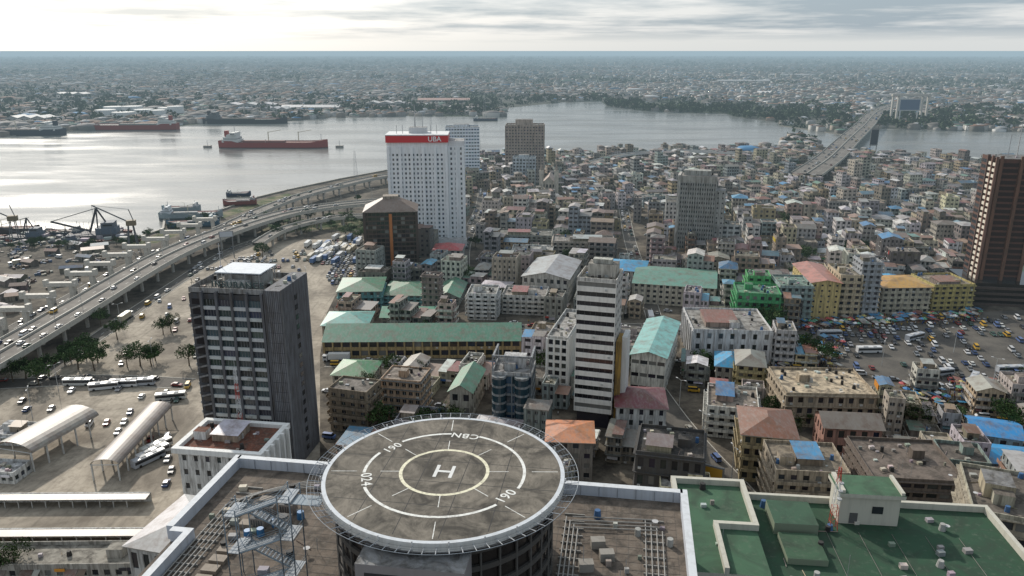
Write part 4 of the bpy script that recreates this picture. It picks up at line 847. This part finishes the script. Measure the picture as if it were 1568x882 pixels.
# ---------------------------------------------------------------- trees
def tree_mesh(r,h,n=26,per=46,pal=((.035,.07,.02),(.06,.1,.03),(.025,.05,.015))):
    m=MB(); m.beam((0,0,0),(.2,.1,h*.45),.28,'plain',(.12,.09,.06),7,.17)
    for i in range(n):
        a=U(0,6.28); rr=r*math.sqrt(R())*.85; z=h*(.55+.4*R()*(1-(rr/r)**2*.6)); cx,cy=rr*math.cos(a),rr*math.sin(a)
        if i<8: m.beam((.2,.1,h*.42),(cx*.8,cy*.8,z-.2),.12,'plain',(.12,.09,.06),4,.04)
        cr=U(.8,1.5)*r/4.2; c=C(pal)
        for k in range(per):
            d=Vector((random.gauss(0,1),random.gauss(0,1),random.gauss(0,.7))); d.normalize(); p=Vector((cx,cy,z))+d*cr*U(.5,1.05); s=U(.18,.38)
            a1=Vector((random.gauss(0,1),random.gauss(0,1),random.gauss(0,1))).normalized(); b1=a1.orthogonal().normalized()
            m.poly([tuple(p+a1*s),tuple(p+b1*s*.7),tuple(p-a1*s),tuple(p-b1*s*.7)],'foliage',jit(c,.35))
    return m.mesh('tree_crown')
TR=[tree_mesh(4.5,8),tree_mesh(5.2,9.5),tree_mesh(3.6,7),tree_mesh(4.8,8.5,20,50)]
def palm():
    m=MB(); m.beam((0,0,0),(.5,.2,8),.22,'plain',(.15,.12,.09),7,.14)
    for i in range(20):
        a=6.28*i/20+U(-.1,.1); dr=U(.2,1); p=Vector((.5,.2,8)); L=U(2.6,3.4); prev=p
        for k in range(1,6):
            t=k/5; q=p+Vector((math.cos(a)*L*t,math.sin(a)*L*t,.9*math.sin(t*2.2)*(1-dr*.5)-1.6*dr*t*t)); s=Vector((-math.sin(a),math.cos(a),0))*.35*(1.1-t*.8)
            m.poly([tuple(prev-s),tuple(q-s*.9),tuple(q),tuple(prev)],'foliage',jit((.05,.09,.025),.3)); m.poly([tuple(prev),tuple(q),tuple(q+s*.9+Vector((0,0,-.15))),tuple(prev+s+Vector((0,0,-.15)))],'foliage',jit((.035,.07,.02),.3)); prev=q
    return m.mesh('palm_fronds')
PM=palm()
tp=[(100,560),(120,566),(145,568),(195,562),(215,560),(232,560),(150,556),(250,512),(262,508),(155,500),(290,560),(60,590),(180,520),(20,585),(402,395),(75,575),(132,548),(108,552),(40,580),(238,552)]
for u,v in tp: x,y=site(u,v); inst('broadleaf_tree',C(TR),(x,y,0),U(0,6),U(.9,1.35))
for i in range(60): x,y=site(U(395,560),U(334,368)); k=R()<.6; inst('broadleaf_tree' if k else 'palm_tree',C(TR) if k else PM,(x,y,0),U(0,6),U(.6,1.1))
for i in range(46): u=U(0,330); x,y=site(u,372-max(0,u-190)*.33+U(3,10)); inst('broadleaf_tree',C(TR),(x,y,0),U(0,6),U(.4,.8))
for i in range(110):
    x,y=site(U(500,1560),U(260,700))
    if not blocked([(x,y)]): inst('broadleaf_tree',C(TR),(x,y,0),U(0,6),U(.9,1.5))
for u,v in ((718,575),(640,578),(560,600),(1010,570),(690,660),(0,880),(25,878),(600,575),(1235,650),(1400,640)): x,y=site(u,v); inst('broadleaf_tree',C(TR),(x,y,0),U(0,6),1)
for i in range(16): x,y=site(U(640,1000),U(245,262)); inst('palm_tree',PM,(x,y,0),U(0,6),1.3)
def inpoly_np(x,y,P):
    c=np.zeros(len(x),bool); j=len(P)-1
    for i in range(len(P)):
        xi,yi=P[i];xj,yj=P[j]
        if yi!=yj: c^=((yi>y)!=(yj>y))&(x<(xj-xi)*(y-yi)/(yj-yi)+xi)
        j=i
    return c
def npmesh(name,V,Fq,colors,mat):
    me=bpy.data.meshes.new(name); nf=len(Fq); me.vertices.add(len(V)); me.vertices.foreach_set('co',V.astype(np.float32).ravel())
    me.loops.add(nf*4); me.loops.foreach_set('vertex_index',Fq.astype(np.int32).ravel()); me.polygons.add(nf)
    me.polygons.foreach_set('loop_start',np.arange(0,nf*4,4,dtype=np.int32)); me.update(calc_edges=True); me.materials.append(MATS[mat])
    at=me.attributes.new('col','FLOAT_COLOR','FACE'); at.data.foreach_set('color',np.c_[colors,np.ones(nf)].astype(np.float32).ravel()); me.validate()
    o=bpy.data.objects.new(name,me); col.objects.link(o); return o
def treemass(name,cx,cy,rad,hh,per=34):
    n=len(cx); k=n*per; d=np.random.normal(size=(k,3)); d/=np.linalg.norm(d,axis=1)[:,None]
    rr=np.repeat(rad,per)*np.random.uniform(.45,1.05,k); ctr=np.c_[np.repeat(cx,per),np.repeat(cy,per),np.repeat(hh,per)]
    p=ctr+d*rr[:,None]*np.array([1,1,.6]); s=np.repeat(rad,per)*np.random.uniform(.16,.32,k)
    a=np.random.normal(size=(k,3)); a/=np.linalg.norm(a,axis=1)[:,None]; b=np.cross(a,np.random.normal(size=(k,3))); b/=np.linalg.norm(b,axis=1)[:,None]
    V=np.stack([p+a*s[:,None],p+b*s[:,None],p-a*s[:,None],p-b*s[:,None]],1).reshape(-1,3)
    base=np.array([(.035,.055,.025),(.05,.075,.035),(.025,.04,.018)])[np.random.randint(0,3,n)]; cc=np.repeat(base,per,0)*np.random.uniform(.6,1.4,(k,1))
    npmesh(name,V,np.arange(k*4).reshape(-1,4),cc,'foliage')
A=[(1205,215,1250,236,90),(930,160,985,169,90),(985,166,1115,174,110),(820,150,930,157,50),(1110,165,1300,186,120),(1190,245,1260,262,30),(500,155,760,176,120),(0,150,500,186,160),(1340,165,1568,200,160),(600,258,760,268,30)]
X=[];Y=[]
for u0,v0,u1,v1,n in A:
    for i in range(n): x,y=site(U(u0,u1),U(v0,v1)); X.append(x);Y.append(y)
X=np.array(X);Y=np.array(Y); ok=~inpoly_np(X,Y,WAT); X=X[ok];Y=Y[ok]
rad=np.random.uniform(5,11,len(X))*np.where(Y>1300,1.2,.65); treemass('distant_tree_belt',X,Y,rad,rad*.8)
def green(x,y): return np.sin(x*.0041+1+np.sin(y*.003))+np.cos(y*.0033+x*.001)+.7*np.sin(x*.013+y*.004)
n=10000; Y=1150*np.exp(np.random.uniform(0,1,n)*2.5); X=np.random.uniform(-.72,.72,n)*Y; ok=~inpoly_np(X,Y,WAT); X=X[ok];Y=Y[ok]
gr=green(X,Y)+np.random.normal(size=len(X))*.6; X=X[gr>.25];Y=Y[gr>.25]; rad=np.random.uniform(5,10,len(X))*(1+Y/4500); treemass('distant_trees',X,Y,rad,rad*.5,per=12)
FW=np.array([(.32,.3,.27),(.4,.38,.35),(.22,.21,.19),(.5,.49,.47),(.33,.28,.23)]); FR=np.array([(.13,.12,.11)]*6+[(.22,.2,.19)]*5+[(.17,.1,.07)]*5+[(.46,.46,.46)]*2+[(.06,.16,.28),(.09,.15,.12)])
def farcity(name,X,Y,w,d,h):
    n=len(X); a=np.where(np.sin(X*.002)+np.cos(Y*.0017)>0,.2,-.35)+np.random.uniform(-.12,.12,n); ca,sa=np.cos(a),np.sin(a); V=[]
    for (sx,sy,zz,k) in ((-1,-1,0,1),(1,-1,0,1),(1,1,0,1),(-1,1,0,1),(-1,-1,1,1),(1,-1,1,1),(1,1,1,1),(-1,1,1,1),(-1,-1,1.3,.45),(1,-1,1.3,.45),(1,1,1.3,.45),(-1,1,1.3,.45)):
        lx,ly=sx*w/2*k,sy*d/2*k; V.append(np.c_[X+ca*lx-sa*ly,Y+sa*lx+ca*ly,h*zz if zz<1.2 else h+np.minimum(w,d)*.15])
    V=np.stack(V,1).reshape(-1,3); f=np.array([(0,1,5,4),(1,2,6,5),(2,3,7,6),(3,0,4,7),(4,5,9,8),(5,6,10,9),(6,7,11,10),(7,4,8,11),(8,9,10,11)])
    Fq=(f[None]+12*np.arange(n)[:,None,None]).reshape(-1,4)
    wc=FW[np.random.randint(0,len(FW),n)]*np.random.uniform(.5,1.2,(n,1)); rc=FR[np.random.randint(0,len(FR),n)]*np.random.uniform(.6,1.5,(n,1))
    cc=np.concatenate([np.repeat(wc[:,None],4,1),np.repeat(rc[:,None],5,1)],1).reshape(-1,3); npmesh(name,V,Fq,np.clip(cc,0,.8),'far')
n=18000; Y=np.random.uniform(1000,3600,n); X=np.random.uniform(-.75,.75,n)*Y
X=np.round(X/19)*19+np.random.uniform(-5,5,n); Y=np.round(Y/19)*19+np.random.uniform(-5,5,n)
ok=(~inpoly_np(X,Y,WAT))&(green(X,Y)+np.random.normal(size=n)*.6<1.0)&~((Y<1250)&(X<300)); X=X[ok];Y=Y[ok]; n=len(X)
big=np.random.rand(n)<.04; farcity('distant_town_rooftops',X,Y,np.where(big,np.random.uniform(30,60,n),np.random.uniform(9,18,n)),np.where(big,np.random.uniform(18,30,n),np.random.uniform(8,15,n)),np.random.uniform(3,9,n))
n=20000; Y=3500*np.exp(np.random.uniform(0,1,n)*1.6); X=np.random.uniform(-.75,.75,n)*Y; ok=green(X,Y)+np.random.normal(size=n)*.8<1.3; X=X[ok];Y=Y[ok]; n=len(X); big=np.random.rand(n)<.04
farcity('far_distant_town_rooftops',X,Y,np.random.uniform(15,34,n)*np.where(big,2,1)*(Y/5500)**.5,np.random.uniform(12,26,n)*(Y/5500)**.5,np.random.uniform(4,10,n)*np.where(np.random.rand(n)<.015,3,1))
# ---------------------------------------------------------------- tanks, ships, boats
m=MB()
for i,u in enumerate((163,176,190,204,222,240,258,270)):
    x,y=site(u,180+C([0,3,-3])); m.cyl(x,y,0,U(14,20),U(15,21),24,'clean',(.7,.7,.68),tm='clean',tc=(.6,.6,.58))
m.obj('oil_storage_tanks')
for (u0,u1,v,nm) in ((10,70,190,'warehouse_row'),(430,520,172,'warehouse_row'),(640,720,160,'warehouse_row'),(1100,1180,128,'industrial_shed'),(1180,1240,118,'industrial_shed'),(1165,1185,148,'industrial_shed'),(400,440,175,'warehouse_row'),(80,130,150,'industrial_shed'),(340,420,168,'warehouse_row'),(560,620,165,'warehouse_row')):
    a,b=site(u0,v),site(u1,v); L=b[0]-a[0]; m=MB(); c=(.4,.2,.15) if nm=='warehouse_row' and u0==640 else (.55,.55,.55)
    for k in range(3): block(m,L*k/3,L*(k+1)/3-2,0,40,0,11,1,bay=9,det=1,wc=(.5,.48,.44)); gable_roof(m,L*k/3,L*(k+1)/3-2,0,40,11,4,1,c,(.4,.4,.4))
    m.obj(nm,(a[0],a[1],0),0)
def ship(nm,u0,u1,v,hc,dc,beam,fb=6,sup='L',cranes=2,yaw=0,sc=(.65,.65,.62)):
    a=site(u0,v); b=site(u1,v); L=b[0]-a[0]; e=empty(nm,((a[0]+b[0])/2,a[1],.15),yaw); m=MB(); n=22; st=[]
    for i in range(n+1):
        t=i/n; x=-L/2+L*t; s=1 if sup=='L' else -1; tt=t if s>0 else 1-t
        wd=beam/2*(min(1,.72+tt*2.5) if tt<.12 else 1)*(1 if tt<.78 else math.sqrt(max(0,1-((tt-.78)/.22)**2))); rise=fb*(.45*max(0,(tt-.85)/.15)+(.25 if tt<.14 else 0))
        st.append((x,max(wd,.15),fb+rise))
    for i in range(n):
        p,q=st[i],st[i+1]
        for s in (-1,1):
            w1=[(p[0],s*p[1],p[2]),(q[0],s*q[1],q[2]),(q[0],s*q[1]*.9,1.2),(p[0],s*p[1]*.9,1.2)]; w2=[(p[0],s*p[1]*.9,1.2),(q[0],s*q[1]*.9,1.2),(q[0],s*q[1]*.85,0),(p[0],s*p[1]*.85,0)]
            m.poly(w1,'plain',hc); m.poly(w2,'plain',tuple(x*.4 for x in hc))
        m.poly([(p[0],-p[1],p[2]-.8),(q[0],-q[1],q[2]-.8),(q[0],q[1],q[2]-.8),(p[0],p[1],p[2]-.8)],'plain',dc)
    m.poly([(st[0][0],-st[0][1],st[0][2]),(st[0][0],st[0][1],st[0][2]),(st[0][0],st[0][1]*.85,0),(st[0][0],-st[0][1]*.85,0)],'plain',hc); m.poly([(st[-1][0],-st[-1][1],st[-1][2]),(st[-1][0],st[-1][1],st[-1][2]),(st[-1][0],st[-1][1]*.85,0),(st[-1][0],-st[-1][1]*.85,0)],'plain',hc)
    m.obj('hull',parent=e); m=MB(); s=1 if sup=='L' else -1; sx=-L/2*s; u=L/100; q=min(1,L/110)
    def bx(x0,x1,y,z0,z1,c): m.box(min(sx+s*x0*u,sx+s*x1*u),max(sx+s*x0*u,sx+s*x1*u),-y,y,fb+z0*q,fb+z1*q,'plain',c,bot=True)
    b2=beam/2; k=fb
    bx(4,19,b2*.85,-.1,3.5,sc); bx(5,18,b2*.75,3.5,7,sc); bx(8,17,b2*.7,7,10,sc); bx(12,16.5,b2*.95,10,13,sc); bx(5,8,b2*.25,7,15,hc); bx(12.5,16.4,b2*.96,11,12,DK)
    bx(5,18.1,b2*.76,4.2,4.9,(.08,.08,.09)); bx(22,60,b2*.4,-.8,.8*2,tuple(x*.8 for x in dc))
    bx(20,95,.5,.2,1.4,(.35,.15,.12)); 
    for yy in (-b2*.3,b2*.3): m.beam((sx+s*20*u,yy,k+1.5*q),(sx+s*90*u,yy,k+1.5*q),.35*q,'plain',(.4,.25,.22))
    for c_ in range(cranes):
        x=sx+s*(45+c_*28)*u; m.beam((x,0,k),(x,0,k+14*q),.6*q,'plain',(.6,.55,.4),6); m.beam((x,0,k+13*q),(x+s*12*u,3*q,k+16*q),.35*q,'plain',(.6,.55,.4)); m.beam((x-2*q,-b2*.6,k),(x-2*q,-b2*.6,k+4*q),.4*q,'plain',(.5,.4,.35)); 
    m.beam((sx+s*14*u,0,k+13*q),(sx+s*14*u,0,k+21*q),.35*q+.05,'plain',(.5,.5,.5)); m.beam((sx+s*94*u,0,k),(sx+s*94*u,0,k+11*q),.3*q+.05,'plain',(.5,.5,.5)); m.obj('superstructure_and_deck_gear',parent=e); return e
RED=(.3,.04,.03)
ship('red_oil_tanker',338,503,226,RED,(.24,.09,.07),26,8,'L',2,-.02)
ship('red_cargo_ship',127,272,199,(.28,.04,.03),(.3,.3,.28),26,9,'R',1,.03); ship('dark_cargo_ship',314,440,189,(.03,.03,.04),(.1,.12,.1),26,8,'L',0,.03,(.12,.13,.14)); ship('dark_cargo_ship',-60,97,207,(.03,.04,.06),(.1,.1,.1),28,8,'R',1,.02)
ship('grey_patrol_ship',248,340,334,(.3,.36,.38),(.4,.42,.42),12,4.5,'L',1,.15,(.6,.63,.65)); ship('supply_vessel',258,334,347,(.05,.12,.18),(.3,.3,.3),10,4,'R',1,.2,(.5,.55,.55)); ship('supply_vessel',256,306,324,(.25,.3,.32),(.3,.3,.3),9,4,'R',1,.1,(.6,.6,.6)); ship('tug_boat',343,392,314,(.22,.06,.05),(.3,.3,.3),10,4,'R',1,.2,(.42,.42,.42)); ship('work_boat',348,384,300,(.03,.05,.1),(.3,.3,.3),9,3,'L',1,.2); ship('work_boat',725,762,185,(.05,.06,.1),(.2,.2,.2),12,4,'L',1)
ship('coastal_freighter',-40,60,357,(.06,.05,.05),(.2,.15,.12),11,4,'L',2,.1,(.4,.38,.34)); ship('coastal_freighter',70,128,361,(.05,.08,.11),(.2,.17,.15),10,3.5,'R',1,-.1,(.45,.45,.43))
for u in (318,520): 
    x,y=site(u,226); m=MB(); m.box(-5,5,-3,3,.1,3,'plain',(.3,.28,.25)); m.beam((0,0,3),(0,0,10),.3,'plain',(.4,.4,.4)); m.obj('mooring_dolphin',(x,y,0))
def crane_barge(u,v,a,s=1):
    x,y=site(u,v); e=empty('crane_barge',(x,y,.2),a); e.scale=(s,s,s); m=MB(); m.box(-14,14,-7,7,0,2.6,'plain',(.07,.07,.08)); m.box(2,13,-5,5,2.6,6,'plain',(.1,.13,.17)); m.box(5,12,-4,4,6,9,'plain',(.12,.14,.17)); m.box(6,11,-4.05,4.05,7,8,'glass',DK); m.obj('hull',parent=e); m=MB()
    m.beam((-2,0,3),(3,0,17),.6,'plain',(.05,.05,.06)); m.beam((7,0,9),(3,0,17),.5,'plain',(.05,.05,.06)); m.beam((-2,0,4),(-22,2,10),.6,'plain',(.06,.06,.07)); m.beam((3,0,17),(-22,2,10),.2,'plain',(.05,.05,.06)); m.beam((3,-3,3),(3,0,17),.4,'plain',(.05,.05,.06)); m.beam((-22,2,10),(-22,2,4),.12,'plain',(.05,.05,.05)); m.obj('derrick',parent=e)
crane_barge(145,364,.25,1.25); crane_barge(40,366,.1,.9); crane_barge(100,372,-.2,.6)
for u,v in ((25,372),(205,380)):
    x,y=site(u,v); e=empty('quay_crane',(x,y,0),.3); m=MB(); YC=(.12,.13,.14)
    for sx in (-3,3):
        for sy in (-3,3): m.beam((sx,sy,0),(sx*.5,sy*.5,16),.35,'plain',YC)
    m.box(-2.5,3.5,-2,2,16,19.5,'plain',(.2,.16,.1),bot=True); m.beam((-2,0,19),(-22,0,31),.45,'plain',YC); m.beam((2,0,19.5),(0,0,27),.3,'plain',YC); m.beam((0,0,27),(-22,0,31),.12,'plain',YC); m.beam((-22,0,31),(-22,0,12),.08,'plain',YC); m.obj('jib_and_portal',parent=e)
for i in range(60):
    u=U(-60,200); x,y=site(u,U(352,370)+max(0,(70-u))*.12+2); m=MB(); L=U(6,20); w_=L*.25; c=jit(C([(.1,.07,.05),(.2,.2,.2),(.08,.12,.16),(.3,.3,.28),(.2,.06,.04)]),.3)
    m.poly([(-L/2,-w_/2,1.4),(L*.3,-w_/2,1.4),(L/2,0,1.9),(L*.3,w_/2,1.4),(-L/2,w_/2,1.4)],'plain',tuple(x_*.8 for x_ in c))
    for p,q in (((-L/2,-w_/2),(L*.3,-w_/2)),((L*.3,-w_/2),(L/2,0)),((L/2,0),(L*.3,w_/2)),((L*.3,w_/2),(-L/2,w_/2)),((-L/2,w_/2),(-L/2,-w_/2))): m.poly([(p[0]*.9,p[1]*.8,0),(q[0]*.9,q[1]*.8,0),(*q,1.5),(*p,1.5)],'plain',c)
    m.box(-L*.3,0,-w_*.35,w_*.35,1.4,3.2,'plain',jit((.35,.35,.34),.4)); m.beam((0,0,1.5),(0,0,U(4,11)),.14,'plain',(.15,.15,.15)); m.obj('moored_boat',(x,y,.15),U(-.6,.6))
for u,v in ((742,180),(768,178),(660,205),(1438,300),(735,250),(1180,256),(545,272),(1130,300)): x,y=site(u,v); lattice('lattice_pylon',x,y,0,28 if v>200 else 60,4 if v>200 else 7,rw=False)
# ---------------------------------------------------------------- world, sun, camera
w=bpy.data.worlds.new('World'); bpy.context.scene.world=w; w.use_nodes=True; n=w.node_tree.nodes; l=w.node_tree.links; n.clear()
AZ=-32; EL=30
out=n.new('ShaderNodeOutputWorld'); sky=n.new('ShaderNodeTexSky'); sky.sky_type='NISHITA'; sky.sun_disc=False; sky.sun_elevation=EL*D2R; sky.sun_rotation=(AZ%360)*D2R; sky.dust_density=2
b1=n.new('ShaderNodeBackground'); b1.inputs[1].default_value=.1; l.new(sky.outputs[0],b1.inputs[0])
tc=n.new('ShaderNodeTexCoord'); sx=n.new('ShaderNodeSeparateXYZ'); l.new(tc.outputs['Generated'],sx.inputs[0])
def math_(op,a,b=None):
    t=n.new('ShaderNodeMath'); t.operation=op
    for i,x in enumerate((a,b)):
        if x is None: continue
        if isinstance(x,(int,float)): t.inputs[i].default_value=x
        else: l.new(x,t.inputs[i])
    return t.outputs[0]
zc=math_('MAXIMUM',sx.outputs[2],0); den=math_('ADD',zc,.045)
cx=math_('DIVIDE',sx.outputs[0],den); cy=math_('DIVIDE',sx.outputs[1],den); cv=n.new('ShaderNodeCombineXYZ'); l.new(cx,cv.inputs[0]); l.new(cy,cv.inputs[1])
nz=n.new('ShaderNodeTexNoise'); nz.inputs['Scale'].default_value=.34; nz.inputs['Detail'].default_value=6; nz.inputs['Roughness'].default_value=.6; l.new(cv.outputs[0],nz.inputs['Vector'])
def mr(f,a,b,c,d):
    t=n.new('ShaderNodeMapRange'); t.inputs[1].default_value=a;t.inputs[2].default_value=b;t.inputs[3].default_value=c;t.inputs[4].default_value=d; l.new(f,t.inputs[0]); return t.outputs[0]
cf=mr(math_('ADD',nz.outputs[0],mr(sx.outputs[0],-.5,.6,-.05,.07)),.42,.6,0,1)
cr=n.new('ShaderNodeMix'); cr.data_type='RGBA'; cr.inputs[6].default_value=(.95,.98,1,1); cr.inputs[7].default_value=(.42,.53,.63,1); l.new(cf,cr.inputs[0])
hz=n.new('ShaderNodeMix'); hz.data_type='RGBA'; l.new(mr(sx.outputs[2],.008,.026,1,0),hz.inputs[0]); l.new(cr.outputs[2],hz.inputs[6]); hz.inputs[7].default_value=(.9,.94,.95,1)
dt=n.new('ShaderNodeVectorMath'); dt.operation='DOT_PRODUCT'; l.new(tc.outputs['Generated'],dt.inputs[0]); sd=Vector((math.sin(AZ*D2R)*math.cos(EL*D2R),math.cos(AZ*D2R)*math.cos(EL*D2R),math.sin(EL*D2R))); dt.inputs[1].default_value=sd
gl=math_('POWER',math_('MAXIMUM',dt.outputs['Value'],0),8); st=math_('ADD',math_('MULTIPLY',gl,1.0),.9)
b2=n.new('ShaderNodeBackground'); l.new(hz.outputs[2],b2.inputs[0]); l.new(st,b2.inputs[1])
mx=n.new('ShaderNodeMixShader'); mx.inputs[0].default_value=.8; l.new(b1.outputs[0],mx.inputs[1]); l.new(b2.outputs[0],mx.inputs[2]); l.new(mx.outputs[0],out.inputs[0])
sl=bpy.data.lights.new('sun','SUN'); sl.energy=3.6; sl.angle=1.2*D2R; sl.color=(1,.93,.83); so=bpy.data.objects.new('sun',sl); so.rotation_euler=sd.to_track_quat('Z','Y').to_euler(); col.objects.link(so)
cam=bpy.data.cameras.new('camera'); cam.sensor_width=36; cam.lens=36*1200/1568; cam.clip_start=1; cam.clip_end=300000
co=bpy.data.objects.new('camera',cam); co.location=(0,0,H); co.rotation_euler=(math.pi/2-PITCH,0,0); col.objects.link(co); bpy.context.scene.camera=co
sc=bpy.context.scene; sc.view_settings.view_transform='Standard'; sc.view_settings.look='None'; sc.view_settings.exposure=0
print('buildings',NB)
